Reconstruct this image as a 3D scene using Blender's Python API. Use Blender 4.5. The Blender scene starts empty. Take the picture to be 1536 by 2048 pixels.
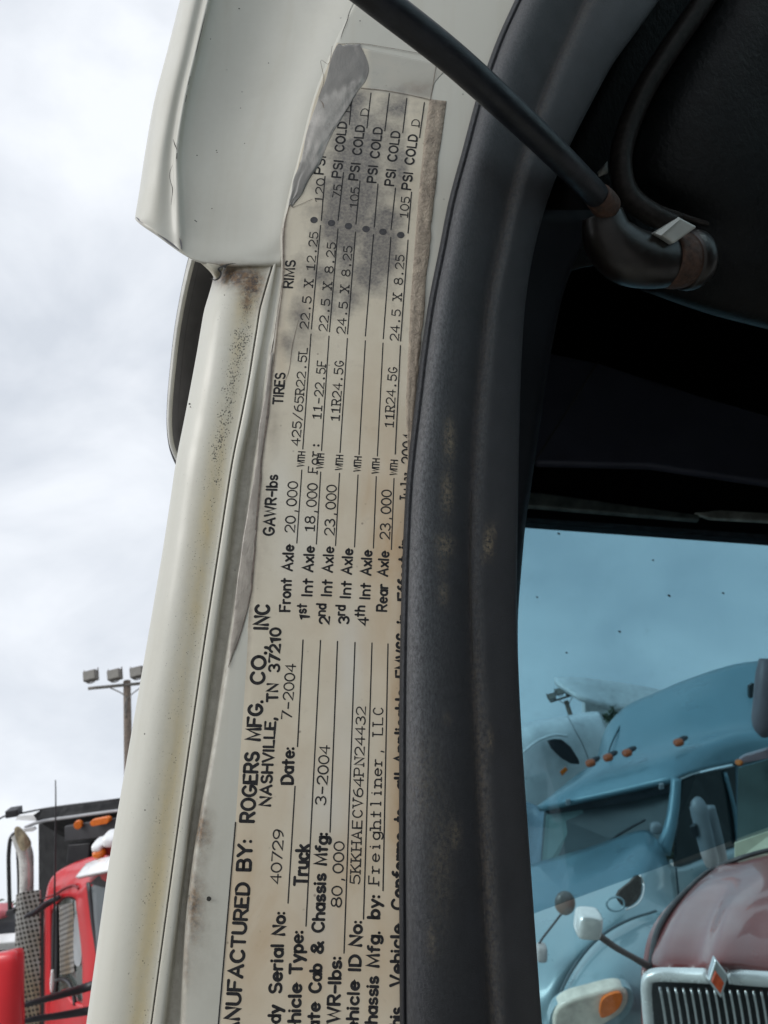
import bpy, bmesh, math, random
import numpy as np
from mathutils import Vector, Matrix
random.seed(7); np.random.seed(7)
R = math.radians
scene = bpy.context.scene
col = scene.collection

# ------------------------------------------------------------ camera
W, H, FPX = 1536, 2048, 1480.0
EYE, PITCH, ROLL = 1.65, 29.4, 12.3
Fv = Vector((0, math.cos(R(PITCH)), math.sin(R(PITCH))))
_u0 = Vector((0, -math.sin(R(PITCH)), math.cos(R(PITCH))))
_r0 = Vector((1, 0, 0))
Rv = _r0*math.cos(R(ROLL)) - _u0*math.sin(R(ROLL))
Uv = _r0*math.sin(R(ROLL)) + _u0*math.cos(R(ROLL))
EYEP = Vector((0, 0, EYE))
cam_d = bpy.data.cameras.new('camera')
cam = bpy.data.objects.new('camera', cam_d); col.objects.link(cam)
m = Matrix((Rv, Uv, -Fv)).transposed().to_4x4(); m.translation = EYEP
cam.matrix_world = m
cam_d.sensor_fit = 'VERTICAL'; cam_d.sensor_height = 36; cam_d.lens = 36*FPX/H
cam_d.clip_start = 0.01; cam_d.clip_end = 3000
cam_d.dof.use_dof = True; cam_d.dof.focus_distance = 0.30; cam_d.dof.aperture_fstop = 28
scene.camera = cam

# ------------------------------------------------------------ light
SUN_EL, SUN_AZ = 29.0, 238.0          # azimuth clockwise from +Y: left of and behind the camera
sd = Vector((math.sin(R(SUN_AZ))*math.cos(R(SUN_EL)), math.cos(R(SUN_AZ))*math.cos(R(SUN_EL)), math.sin(R(SUN_EL))))
sun_d = bpy.data.lights.new('sun', 'SUN'); sun_d.energy = 1.0; sun_d.angle = R(25); sun_d.color = (1, .97, .92)
sun = bpy.data.objects.new('sun', sun_d); col.objects.link(sun)
sun.rotation_euler = sd.to_track_quat('Z', 'Y').to_euler()
world = bpy.data.worlds.new('World'); scene.world = world; world.use_nodes = True
nt = world.node_tree; nt.nodes.clear()
def wn(t, **k):
    n = nt.nodes.new(t)
    for a, b in k.items(): setattr(n, a, b)
    return n
wo = wn('ShaderNodeOutputWorld'); bg = wn('ShaderNodeBackground'); bg.inputs[1].default_value = 0.10
sky = wn('ShaderNodeTexSky', sky_type='NISHITA', sun_disc=False, sun_elevation=R(SUN_EL), sun_rotation=R(SUN_AZ))
tc = wn('ShaderNodeTexCoord')
mp = wn('ShaderNodeMapping'); mp.inputs['Scale'].default_value = (1, 1, 1.6)
n1 = wn('ShaderNodeTexNoise'); n1.inputs['Scale'].default_value = 3.1; n1.inputs['Detail'].default_value = 8; n1.inputs['Roughness'].default_value = .52; n1.inputs['Distortion'].default_value = .35
nt.links.new(tc.outputs['Generated'], mp.inputs[0]); nt.links.new(mp.outputs[0], n1.inputs[0])
rp = wn('ShaderNodeValToRGB')
rp.color_ramp.elements[0].position = .37; rp.color_ramp.elements[0].color = (6.2, 6.6, 7.2, 1)
rp.color_ramp.elements[1].position = .65; rp.color_ramp.elements[1].color = (8.7, 9.0, 9.45, 1)
nt.links.new(n1.outputs[0], rp.inputs[0])
# overcast: brighter round the hidden sun and toward the zenith
dt = wn('ShaderNodeVectorMath', operation='DOT_PRODUCT'); dt.inputs[1].default_value = sd
nt.links.new(tc.outputs['Generated'], dt.inputs[0])
mr = wn('ShaderNodeMapRange', interpolation_type='SMOOTHSTEP'); mr.inputs[1].default_value = .55; mr.inputs[2].default_value = 1.0; mr.inputs[3].default_value = 1.0; mr.inputs[4].default_value = 1.9
nt.links.new(dt.outputs['Value'], mr.inputs[0])
ml = wn('ShaderNodeVectorMath', operation='SCALE'); nt.links.new(rp.outputs[0], ml.inputs[0]); nt.links.new(mr.outputs[0], ml.inputs['Scale'])
mx = wn('ShaderNodeMixRGB'); mx.inputs[0].default_value = .9
nt.links.new(sky.outputs[0], mx.inputs[1]); nt.links.new(ml.outputs[0], mx.inputs[2])
nt.links.new(mx.outputs[0], bg.inputs[0]); nt.links.new(bg.outputs[0], wo.inputs[0])
vs = scene.view_settings
vs.view_transform = 'Standard'; vs.look = 'None'; vs.gamma = 1; vs.exposure = 0.27
scene.cycles.max_bounces = 8; scene.cycles.transparent_max_bounces = 16

# ------------------------------------------------------------ geometry helpers
def P(x, y, d):
    """point on the ray of photo pixel (x, y) at depth d metres"""
    return EYEP + d*(Fv + (x-768)/FPX*Rv - (y-1024)/FPX*Uv)
def cv(a, b, c): return a*Rv + b*Uv + c*Fv
Vn = cv(.025, .959, .283).normalized()
Nn = (-Fv - (-Fv).dot(Vn)*Vn).normalized()
Un = Vn.cross(Nn)
ON = P(650, 1024, .30)
NM = Matrix((Un, Vn, Nn)).transposed().to_4x4(); NM.translation = ON
NMI = NM.inverted()
def Q(x, y, n=0.0):
    """local (u, v, n) on the door-jamb frame, n in millimetres towards the viewer"""
    n *= .001
    d = P(x, y, 1) - EYEP
    t = (ON + n*Nn - EYEP).dot(Nn)/d.dot(Nn)
    return NMI @ (EYEP + t*d)
def QI(co):
    q = (NM @ Vector(co)) - EYEP
    d = q.dot(Fv); return 768+FPX*q.dot(Rv)/d, 1024-FPX*q.dot(Uv)/d

def tag(o, label=None, cat=None, group=None, kind=None):
    if label: o['label'] = label
    if cat: o['category'] = cat
    if group: o['group'] = group
    if kind: o['kind'] = kind
    return o
def thing(name, loc, label, cat, group=None):
    o = bpy.data.objects.new(name, None); col.objects.link(o)
    o.empty_display_size = .1
    o.location = loc; bpy.context.view_layer.update()
    o['_m'] = 1
    return tag(o, label, cat, group)
WM = {}
def place(o, parent, mw):
    col.objects.link(o)
    WM[o.name] = mw.copy()
    if parent is not None:
        pm = WM.get(parent.name, Matrix.Translation(parent.location))
        o.parent = parent
        o.matrix_local = pm.inverted() @ mw
    else: o.matrix_local = mw
def mk(name, verts, faces, mat, parent=None, near=False, smooth=True, thick=0, attrs=None, bevel=0, auto=None):
    """one mesh object; verts are world points, or local (u,v,n) when near"""
    verts = [Vector(v) for v in verts]
    if near: mw = NM
    else:
        c = sum(verts, Vector())/len(verts); mw = Matrix.Translation(c)
        verts = [v-c for v in verts]
    me = bpy.data.meshes.new(name)
    me.from_pydata(verts, [], faces); me.materials.append(mat)
    if smooth: me.polygons.foreach_set('use_smooth', [True]*len(me.polygons))
    for k, vals in (attrs or {}).items():
        a = me.attributes.new(k, 'FLOAT', 'POINT'); a.data.foreach_set('value', vals)
    me.update()
    o = bpy.data.objects.new(name, me); place(o, parent, mw)
    if thick:
        s = o.modifiers.new('s', 'SOLIDIFY'); s.thickness = abs(thick); s.offset = -1 if thick > 0 else 1
        s.use_quality_normals = True
    if bevel:
        b = o.modifiers.new('b', 'BEVEL'); b.width = bevel; b.segments = 3; b.limit_method = 'ANGLE'; b.angle_limit = R(40)
        w = o.modifiers.new('w', 'WEIGHTED_NORMAL'); w.keep_sharp = True
    return o
def cr(pts, k, lin=False, loop=False):
    """centripetal Catmull-Rom through rows of an (n, m) array, k samples per span"""
    pts = np.asarray(pts, float); n = len(pts)
    if n < 2 or k <= 1: return pts
    out = []
    if lin or (n == 2 and not loop):
        for i in range(n-1):
            for j in range(k): out.append(pts[i] + (pts[i+1]-pts[i])*j/k)
        out.append(pts[-1]); return np.array(out)
    if loop: ext = np.vstack([pts[-1], pts, pts[0], pts[1]]); spans = n
    else: ext = np.vstack([2*pts[0]-pts[1], pts, 2*pts[-1]-pts[-2]]); spans = n-1
    for i in range(spans):
        p0, p1, p2, p3 = ext[i:i+4]
        t0 = 0; t1 = t0+max(1e-9, np.linalg.norm((p1-p0)[-3:]))**.5; t2 = t1+max(1e-9, np.linalg.norm((p2-p1)[-3:]))**.5; t3 = t2+max(1e-9, np.linalg.norm((p3-p2)[-3:]))**.5
        for j in range(k):
            t = t1+(t2-t1)*j/k
            a1 = (t1-t)/(t1-t0)*p0+(t-t0)/(t1-t0)*p1; a2 = (t2-t)/(t2-t1)*p1+(t-t1)/(t2-t1)*p2; a3 = (t3-t)/(t3-t2)*p2+(t-t2)/(t3-t2)*p3
            b1 = (t2-t)/(t2-t0)*a1+(t-t0)/(t2-t0)*a2; b2 = (t3-t)/(t3-t1)*a2+(t-t1)/(t3-t1)*a3
            out.append((t2-t)/(t2-t1)*b1+(t-t1)/(t2-t1)*b2)
    if not loop: out.append(pts[-1])
    return np.array(out)
def surf(name, rows, mat, parent, near=True, sub=(6, 6), thick=.0012, attrs=None, linu=False, linv=False, jitter=None, rough=None):
    """smooth sheet through a grid of (px, py, n_mm) [near] or (px, py, depth) points; rows run down, columns left to right"""
    G = []
    for r in rows:
        rr = []
        for (x, y, z) in r:
            q = Q(x, y, z) if near else P(x, y, z)
            rr.append((x, y, q[0], q[1], q[2]))
        G.append(rr)
    G = np.array(G)
    G = np.array([cr(r, sub[0], linu) for r in G])
    G = np.array([cr(G[:, j], sub[1], linv) for j in range(G.shape[1])])      # [col][row]
    nc, nr = G.shape[0], G.shape[1]
    V = G[:, :, 2:].reshape(-1, 3)
    px = G[:, :, 0].reshape(-1); py = G[:, :, 1].reshape(-1)
    if jitter is not None: V[:, 2] += jitter(px, py)*.001
    fs = []
    for i in range(nc-1):
        for j in range(nr-1):
            a = i*nr+j; fs.append((a, a+1, a+nr+1, a+nr))
    at = {k: [float(z) for z in f(px, py)] for k, f in (attrs or {}).items()}
    return mk(name, V, fs, mat, parent, near=near, thick=thick, attrs=at)
def slab(name, pts, mat, parent, thick=.03, bevel=0, smooth_k=0, near=False, loop=True):
    """plate with the outline pts (px, py, depth|n_mm), thickened away from the viewer"""
    q = [Q(*p) if near else P(*p) for p in pts]
    if smooth_k:
        q = [Vector(v) for v in cr(np.array([tuple(v) for v in q]), smooth_k, loop=True)]
    n = len(q); nv = Vector()
    for i in range(n): nv += q[i].cross(q[(i+1) % n])
    nv.normalize()
    c = sum(q, Vector())/n
    view = (c-(NMI @ EYEP if near else EYEP)).normalized()
    if nv.dot(view) < 0: nv = -nv
    back = [v+nv*thick for v in q]
    bm = bmesh.new()
    a = [bm.verts.new(v) for v in q]; b = [bm.verts.new(v) for v in back]
    bm.faces.new(a); bm.faces.new(b[::-1])
    for i in range(n): bm.faces.new((a[i], b[i], b[(i+1) % n], a[(i+1) % n]))
    bmesh.ops.recalc_face_normals(bm, faces=bm.faces)
    vs_ = [v.co.copy() for v in bm.verts]; bm.verts.index_update()
    fs = [[v.index for v in f.verts] for f in bm.faces]; bm.free()
    return mk(name, vs_, fs, mat, parent, near=near, smooth=bevel > 0, bevel=bevel)
def tube(name, pts, rad, mat, parent, seg=14, k=5, world=False, lin=False, near=False, caps=True, twist=0):
    """round bar along pts (px, py, depth) or world points"""
    q = [Vector(p) if world else (Q(*p) if near else P(*p)) for p in pts]
    if not hasattr(rad, '__len__'): rad = [rad]*len(q)
    A = cr(np.array([(r, v[0], v[1], v[2]) for r, v in zip(rad, q)]), k, lin)
    vs_, fs = [], []
    n = len(A); prev = None
    for i in range(n):
        p = Vector(A[i, 1:]); t = (Vector(A[min(n-1, i+1), 1:])-Vector(A[max(0, i-1), 1:])).normalized()
        s = prev if prev is not None else (Vector((0, 0, 1)) if abs(t.z) < .9 else Vector((1, 0, 0)))
        x = (s-s.dot(t)*t).normalized(); y = t.cross(x); prev = x
        for j in range(seg):
            a = 2*math.pi*j/seg+twist
            vs_.append(p+float(A[i, 0])*(x*math.cos(a)+y*math.sin(a)))
    for i in range(n-1):
        for j in range(seg):
            a = i*seg+j; b = i*seg+(j+1) % seg
            fs.append((a, b, b+seg, a+seg))
    if caps:
        fs.append(tuple(range(seg))[::-1]); fs.append(tuple(range((n-1)*seg, n*seg)))
    return mk(name, vs_, fs, mat, parent, near=near)
def blob(name, c, ax, mat, parent, e=1.0, seg=20, bevel=0):
    """ellipsoid / rounded box (superellipsoid e<1) round world point c with half-axes ax = 3 vectors"""
    vs_, fs = [], []
    sp = lambda v: math.copysign(abs(v)**e, v)
    rings = seg//2
    for i in range(rings+1):
        th = -math.pi/2+math.pi*i/rings
        for j in range(seg):
            ph = 2*math.pi*j/seg
            vs_.append(c+ax[0]*sp(math.cos(th))*sp(math.cos(ph))+ax[1]*sp(math.cos(th))*sp(math.sin(ph))+ax[2]*sp(math.sin(th)))
    for i in range(rings):
        for j in range(seg):
            a = i*seg+j; b = i*seg+(j+1) % seg
            fs.append((a, b, b+seg, a+seg))
    return mk(name, vs_, fs, mat, parent)
def box(name, c, ax, mat, parent, bevel=.0):
    vs_ = [c+ax[0]*i+ax[1]*j+ax[2]*k for i in (-1, 1) for j in (-1, 1) for k in (-1, 1)]
    fs = [(0, 1, 3, 2), (4, 6, 7, 5), (0, 4, 5, 1), (2, 3, 7, 6), (0, 2, 6, 4), (1, 5, 7, 3)]
    bm = bmesh.new(); b = [bm.verts.new(v) for v in vs_]
    for f in fs: bm.faces.new([b[i] for i in f])
    bmesh.ops.recalc_face_normals(bm, faces=bm.faces); bm.verts.index_update()
    fs = [[v.index for v in f.verts] for f in bm.faces]; bm.free()
    return mk(name, vs_, fs, mat, parent, smooth=bevel > 0, bevel=bevel)
def interp(tab, y):
    ys = [t[0] for t in tab]; xs = [t[1] for t in tab]
    return float(np.interp(y, ys, xs))

# ------------------------------------------------------------ materials
class M_:
    def __init__(s, name):
        s.m = bpy.data.materials.new(name); s.m.use_nodes = True
        s.t = s.m.node_tree; s.b = s.t.nodes['Principled BSDF']
        s.co = None
    def n(s, t, ins=None, **k):
        x = s.t.nodes.new(t)
        for a, b in k.items(): setattr(x, a, b)
        for a, b in (ins or {}).items():
            if hasattr(b, 'is_linked') or isinstance(b, bpy.types.NodeSocket): s.t.links.new(b, x.inputs[a])
            else: x.inputs[a].default_value = b
        return x
    def obj(s):
        if s.co is None: s.co = s.n('ShaderNodeTexCoord').outputs['Object']
        return s.co
    def noise(s, scale, detail=4, rough=.55, dist=0, vec=None, stretch=None):
        v = vec or s.obj()
        if stretch: v = s.n('ShaderNodeMapping', {0: v, 'Scale': stretch}).outputs[0]
        return s.n('ShaderNodeTexNoise', {0: v, 'Scale': scale, 'Detail': detail, 'Roughness': rough, 'Distortion': dist}).outputs[0]
    def mr(s, x, a, b, c=0., d=1.):
        return s.n('ShaderNodeMapRange', {0: x, 1: a, 2: b, 3: c, 4: d}).outputs[0]
    def mul(s, a, b): return s.n('ShaderNodeMath', {0: a, 1: b}, operation='MULTIPLY').outputs[0]
    def add(s, a, b): return s.n('ShaderNodeMath', {0: a, 1: b}, operation='ADD').outputs[0]
    def mix(s, f, a, b):
        fix = lambda c: c if isinstance(c, bpy.types.NodeSocket) else (*c, 1)
        return s.n('ShaderNodeMixRGB', {0: f, 1: fix(a), 2: fix(b)}).outputs[0]
    def attr(s, name): return s.n('ShaderNodeAttribute', attribute_name=name).outputs['Fac']
    def set(s, k, v):
        i = s.b.inputs[k]
        if isinstance(v, bpy.types.NodeSocket): s.t.links.new(v, i)
        else: i.default_value = (*v, 1) if isinstance(v, tuple) and len(v) == 3 else v
        return s
    def bump(s, h, strength=.3, dist=.001):
        s.set('Normal', s.n('ShaderNodeBump', {'Height': h, 'Strength': strength, 'Distance': dist}).outputs[0]); return s
def plain(name, c, rough=.5, metal=0, var=.12, scale=8, coat=0, bump=0):
    k = M_(name); f = k.noise(scale, 5)
    lo = tuple(x*(1-var) for x in c); hi = tuple(min(1, x*(1+var)) for x in c)
    k.set('Base Color', k.mix(k.mr(f, .3, .7), lo, hi)).set('Roughness', rough).set('Metallic', metal)
    k.set('Roughness', k.mr(k.noise(scale*2.3, 4), .3, .7, rough*.8, min(1, rough*1.2)))
    if coat: k.set('Coat Weight', coat); k.set('Coat Roughness', .06)
    if bump: k.bump(k.noise(scale*10, 4), bump, .001)
    return k.m
def glass(name, T, gl=.06, rough=.02, dirt=0):
    k = M_(name); t = k.t
    tr = k.n('ShaderNodeBsdfTransparent', {0: (*T, 1)})
    g = k.n('ShaderNodeBsdfGlossy', {0: (1, 1, 1, 1), 'Roughness': rough})
    fr = k.n('ShaderNodeFresnel', {0: 1.45})
    f2 = k.mul(fr.outputs[0], gl/.04)
    mx_ = k.n('ShaderNodeMixShader', {0: f2, 1: tr.outputs[0], 2: g.outputs[0]})
    out = mx_.outputs[0]
    if dirt:
        df = k.n('ShaderNodeBsdfDiffuse', {0: (.3, .32, .33, 1)})
        sp = k.mr(k.noise(38, 4, .6), .62, .75, 0, dirt)
        out = k.n('ShaderNodeMixShader', {0: k.add(sp, dirt*.2), 1: out, 2: df.outputs[0]}).outputs[0]
    t.links.new(out, t.nodes['Material Output'].inputs[0])
    t.nodes.remove(k.b)
    return k.m
# ------------------------------------------------------------ near truck: materials
def g_band(tab, px, py, w):
    c = np.interp(py, [t[0] for t in tab], [t[1] for t in tab]); return np.exp(-((px-c)/w)**2)
def ss(a, b, x):
    t = np.clip((x-a)/(b-a), 0, 1); return t*t*(3-2*t)
def spots(lst, px, py):
    v = np.zeros_like(px)
    for x, y, rx, ry, a in lst: v = np.maximum(v, a*np.exp(-((px-x)/rx)**2-((py-y)/ry)**2))
    return v
def paint(name, base):
    k = M_(name)
    f = k.noise(14, 6, .6); f2 = k.noise(90, 5, .6)
    c = k.mix(k.mr(f, .3, .75), tuple(x*.93 for x in base), base)
    c = k.mix(k.mul(k.mr(f2, .55, .75), .18), c, (.48, .47, .42))
    st = k.noise(70, 5, .65, .3, stretch=(1, .07, 1)); c = k.mix(k.mul(k.mr(st, .50, .74), .30), c, (.42, .385, .30))
    sm = k.noise(24, 6, .7, .4); c = k.mix(k.mul(k.mr(sm, .54, .72), .22), c, (.37, .355, .31))
    # sparse pin-point chips
    vor = k.n('ShaderNodeTexVoronoi', {0: k.obj(), 'Scale': 110.0, 'Randomness': 1.0})
    chip = k.mul(k.mr(vor.outputs['Distance'], .07, .03), k.mr(k.noise(60, 2), .60, .64))
    c = k.mix(k.mul(chip, .7), c, (.12, .11, .10))
    yl = k.attr('yellow'); c = k.mix(k.mul(yl, k.mr(k.noise(48, 6, .7, .4, stretch=(1, .35, 1)), .32, .68, .2, 1)), c, (.56, .44, .21))
    gr = k.attr('grime'); gn = k.noise(240, 6, .7)
    c = k.mix(k.mul(gr, k.mr(gn, .3, .65, .1, 1)), c, (.25, .22, .18))
    mo = k.attr('mould')
    v2 = k.n('ShaderNodeTexVoronoi', {0: k.n('ShaderNodeMapping', {0: k.obj(), 'Scale': (1, .8, 1), 'Rotation': (0, 0, .5)}).outputs[0], 'Scale': 1250.0, 'Randomness': 1.0})
    th = k.add(k.mul(mo, .80), k.mul(k.add(k.noise(260, 5, .75), -.5), 1.3))
    sp = k.mr(k.add(th, k.add(k.mul(v2.outputs['Distance'], -1.0), k.mul(k.noise(1800, 3, .7), -.45))), -.12, .06)
    c = k.mix(k.mul(k.mul(mo, k.mr(k.noise(420, 6, .75), .42, .7)), .5), c, (.30, .28, .22))
    c = k.mix(k.mul(sp, .92), c, (.07, .065, .05))
    ru = k.attr('rust'); rn = k.mul(ru, k.mr(k.noise(380, 6, .7), .3, .6, .3, 1))
    c = k.mix(rn, c, k.mix(k.mr(k.noise(520, 4, .7), .4, .6), (.20, .115, .05), (.06, .045, .035)))
    k.set('Base Color', c)
    k.set('Roughness', k.mr(k.noise(35, 5), .3, .7, .34, .55)).set('Coat Weight', .10).set('Coat Roughness', .15)
    h = k.add(k.mul(k.noise(60, 3), .5), k.mul(k.noise(420, 3), .12))
    k.bump(h, .18, .0006)
    return k.m
WHITE = paint('white_cab_paint', (.525, .512, .445))
CRACK = plain('cracked_paint', (.02, .018, .016), .8, scale=300)
PALE = plain('pale_rubber_edge', (.50, .49, .45), .55, scale=60)
DARKGREY = plain('dark_grey_plastic', (.095, .092, .097), .5, scale=40, var=.3)
# leathery black vinyl
def vinyl(name, base, dust, grain=2600, bstr=.35, rough=.42, stretch=(1.6, .9, 1), spec=.5):
    k = M_(name)
    c = k.mix(k.mr(k.noise(70, 5, .6), .35, .7), base, tuple(x*1.5 for x in base))
    d = k.mul(k.attr('dust'), k.mr(k.noise(620, 6, .75), .40, .60, 0, 1))
    c = k.mix(d, c, dust)
    sc = k.mr(k.noise(1500, 5, .75), .62, .74); c = k.mix(k.mul(sc, .45), c, (.16, .155, .145))
    shn = k.mul(k.attr('sheen_dust'), k.mr(k.noise(800, 5, .7, .5, stretch=(1.6, .7, 1)), .36, .70, .25, 1)); c = k.mix(shn, c, (.185, .19, .20))  # flank sheen mixed into the colour, with ridge dust
    k.set('Base Color', c)
    k.set('Roughness', k.add(k.mr(k.noise(60, 4), .3, .7, rough-.07, rough+.1), k.mul(d, .4)))
    k.set('Specular IOR Level', spec)
    g = k.noise(grain, 5, .6, .4, stretch=stretch)
    k.bump(k.add(g, k.mul(k.noise(160, 3), .4)), bstr, .0007)
    return k.m
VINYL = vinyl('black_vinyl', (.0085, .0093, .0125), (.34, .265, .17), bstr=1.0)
VINYL_IN = vinyl('black_headliner_vinyl', (.0022, .0030, .0033), (.012, .012, .012), grain=260, bstr=.9, rough=.45, spec=.3)
INTERIOR = plain('dark_cab_trim', (.005, .0065, .010), .6, scale=20)
PIPING = plain('worn_black_piping', (.016, .014, .013), .45, scale=300, var=.5)
BARM = plain('black_painted_steel', (.012, .014, .018), .38, scale=90, var=.4, bump=.15)
KNOB = plain('worn_glossy_black_steel', (.007, .005, .004), .36, scale=120, var=.6)
RUST = plain('rusty_steel', (.045, .020, .011), .7, scale=250, var=.6, bump=.3)
NUT = plain('zinc_plated_steel', (.36, .38, .36), .5, .35, scale=120)

for mm, v_ in ((PIPING, .2), (INTERIOR, .25), (VINYL_IN, .14), (BARM, .35)): mm.node_tree.nodes['Principled BSDF'].inputs['Specular IOR Level'].default_value = v_
truck = thing('truck_cab', P(650, 1024, .33)*1.0, 'white truck cab seen through its open doorway, with grimy jamb and black interior', 'truck')
truck.location.z = 0.0; bpy.context.view_layer.update()
WM[truck.name] = Matrix.Translation(truck.location)

# ------------------------------------------------------------ jamb tables (photo pixels: row, column)
SIL = [(500, 431), (540, 430), (575, 423), (610, 411), (640, 405), (700, 395), (793, 378), (925, 352), (1070, 331), (1300, 292), (1508, 256), (1720, 219), (2048, 173), (2450, 110)]
SEAM = [(500, 551), (523, 547), (614, 521), (777, 495), (933, 463), (1099, 438), (1300, 407), (1592, 365), (1775, 340), (2048, 303), (2450, 248)]
RIDGE = [(500, 556), (540, 552), (614, 540), (700, 524), (777, 509), (860, 497), (933, 478), (1099, 456), (1318, 424), (1556, 391), (1793, 360), (2048, 327), (2450, 274)]
LEDGE = [(500, 565), (553, 564), (640, 553), (702, 541), (760, 533), (825, 526), (923, 512), (1099, 489), (1250, 466), (1366, 447), (1493, 427), (1628, 405), (1756, 380), (1920, 369), (2048, 365), (2450, 330)]
LABEL_L = [(60, 690), (85, 673), (130, 655), (195, 630), (325, 598), (400, 579), (456, 566), (553, 565), (640, 555), (700, 547), (820, 532), (920, 521), (1060, 509), (1200, 499), (1350, 490), (1480, 481), (1650, 469), (1800, 457), (2048, 437), (2450, 400)]
SEAL_L = [(-500, 1330), (-300, 1190), (-120, 1085), (0, 1030), (70, 998), (170, 960), (300, 925), (400, 898), (500, 878), (600, 858), (700, 843), (800, 831), (950, 814), (1150, 803), (1400, 799), (1700, 798), (2048, 800), (2450, 806)]
SEAL_C = [(-500, 1480), (-300, 1350), (-120, 1235), (0, 1170), (130, 1110), (230, 1070), (384, 1021), (470, 1003), (600, 975), (800, 954), (1000, 941), (1200, 940), (1430, 950), (1800, 970), (2048, 985), (2450, 1010)]
SEAL_R = [(-500, 1640), (-300, 1500), (-120, 1390), (0, 1318), (130, 1225), (261, 1153), (366, 1107), (470, 1073), (628, 1047), (800, 1040), (1000, 1036), (1200, 1033), (1350, 1037), (1500, 1045), (1800, 1066), (2048, 1084), (2450, 1116)]
YS = [500, 530, 560, 590, 620, 660, 700, 760, 830, 920, 1000, 1100, 1200, 1320, 1450, 1570, 1700, 1820, 1950, 2050, 2200, 2450]

# lower pillar: rounded outer face, seam, raised strip, groove
rows = []
for y in YS:
    s, e, r, l = (interp(t, y) for t in (SIL, SEAM, RIDGE, LEDGE))
    w = e-s
    gd = -4.5 - 3.5*float(ss(690, 900, np.array(y)))
    rows.append([(s+26, y, -48), (s+4, y, -27), (s, y, -17), (s+.10*w, y, -10.5), (s+.26*w, y, -6.4), (s+.45*w, y, -4.6), (s+.66*w, y, -4.3), (s+.84*w, y, -4.6), (e-6, y, -4.4), (e-2, y, -4.2),
                 (e, y, -5.4), (e+1.6, y, -3.7), (e+.35*(r-e), y, -3.2), (e+.8*(r-e), y, -3.2), (r, y, -3.9), (r+.25*(l-r), y, gd), (r+.72*(l-r), y, gd), (l-1, y, -3.0), (l+3, y, -2.4)])
MOULD = [(540, 505), (600, 497), (680, 482), (780, 462), (880, 442), (1000, 420), (1100, 405), (1300, 378), (1500, 345), (2048, 280)]
def f_mould(px, py):
    a = g_band(MOULD, px, py, 26)*(np.interp(py, [520, 560, 600, 640, 670, 700, 800, 900, 1000, 1150, 1400, 2048], [.3, .75, .62, .45, .8, .74, .62, .66, .45, .30, .16, .14]))
    return np.maximum(a, g_band(MOULD, px, py, 60)*.36)
def f_yellow(px, py):
    s = np.interp(py, [t[0] for t in SEAM], [t[1] for t in SEAM])
    return np.exp(-((px-(s-26))/np.where(px > s-26, 20, 27))**2)*np.interp(py, [540, 600, 660, 760, 900, 1000, 1200, 1500, 2048], [.6, 1, .75, .6, .7, .85, .75, .8, .7])
def f_rust(px, py): return spots([(468, 553, 46, 20, 1.5), (502, 568, 26, 32, 1.5), (494, 600, 14, 30, 1.0), (432, 552, 16, 18, .5), (516, 600, 9, 30, .5), (440, 930, 14, 26, .0), (409, 1640, 9, 26, .9), (385, 1800, 10, 70, .5)], px, py)
def f_grime(px, py):
    l = np.interp(py, [t[0] for t in LEDGE], [t[1] for t in LEDGE]); r = np.interp(py, [t[0] for t in RIDGE], [t[1] for t in RIDGE])
    m = ((px > r+3) & (px < l+2)).astype(float)*ss(780, 900, py)*.55
    return np.maximum(m, spots([(470, 545, 60, 22, .6), (409, 1650, 14, 40, .9), (392, 1760, 14, 120, .75)], px, py))
surf('pillar', rows, WHITE, truck, sub=(4, 8), attrs=dict(mould=f_mould, yellow=f_yellow, rust=f_rust, grime=f_grime))

# jamb face that carries the label, running on under the black seal
rows = []
for y in [-420, -250, -100, 0, 100, 200, 300, 400, 470, 540, 600, 700, 800, 950, 1100, 1300, 1500, 1700, 1900, 2050, 2200, 2450]:
    l = interp(LEDGE, y)-1 if y >= 500 else interp(LABEL_L, y)-4
    if y < 85: l = 709-(y)*.45 if y >= 0 else 709-y*.55
    c = interp(SEAL_C, y); s_ = interp(SEAL_L, y)+.38*(c-interp(SEAL_L, y))
    rows.append([(l-2, y, -5), (l, y, -1.6), (l+5, y, -.35), (l+14, y, 0), (l+.35*(min(c, s_)-l), y, 0), (l+.7*(s_-l), y, 0), (s_, y, -1)])
def f_rust2(px, py): return spots([(400, 1655, 12, 36, 1.3), (386, 1810, 12, 70, 1.0), (374, 1930, 8, 50, .6), (402, 1625, 6, 14, 1.2)], px, py)
def f_grime2(px, py):
    l = np.interp(py, [t[0] for t in LEDGE], [t[1] for t in LEDGE])
    return np.maximum(spots([(404, 1660, 22, 60, 1.0), (396, 1800, 22, 130, .85)], px, py), np.exp(-((px-l)/8)**2)*.75)
def f_mould2(px, py): return spots([(408, 1700, 14, 60, .42), (398, 1800, 14, 80, .36)], px, py)
surf('jamb_face', rows, WHITE, truck, sub=(4, 6), attrs=dict(rust=f_rust2, grime=f_grime2, mould=f_mould2))

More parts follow.
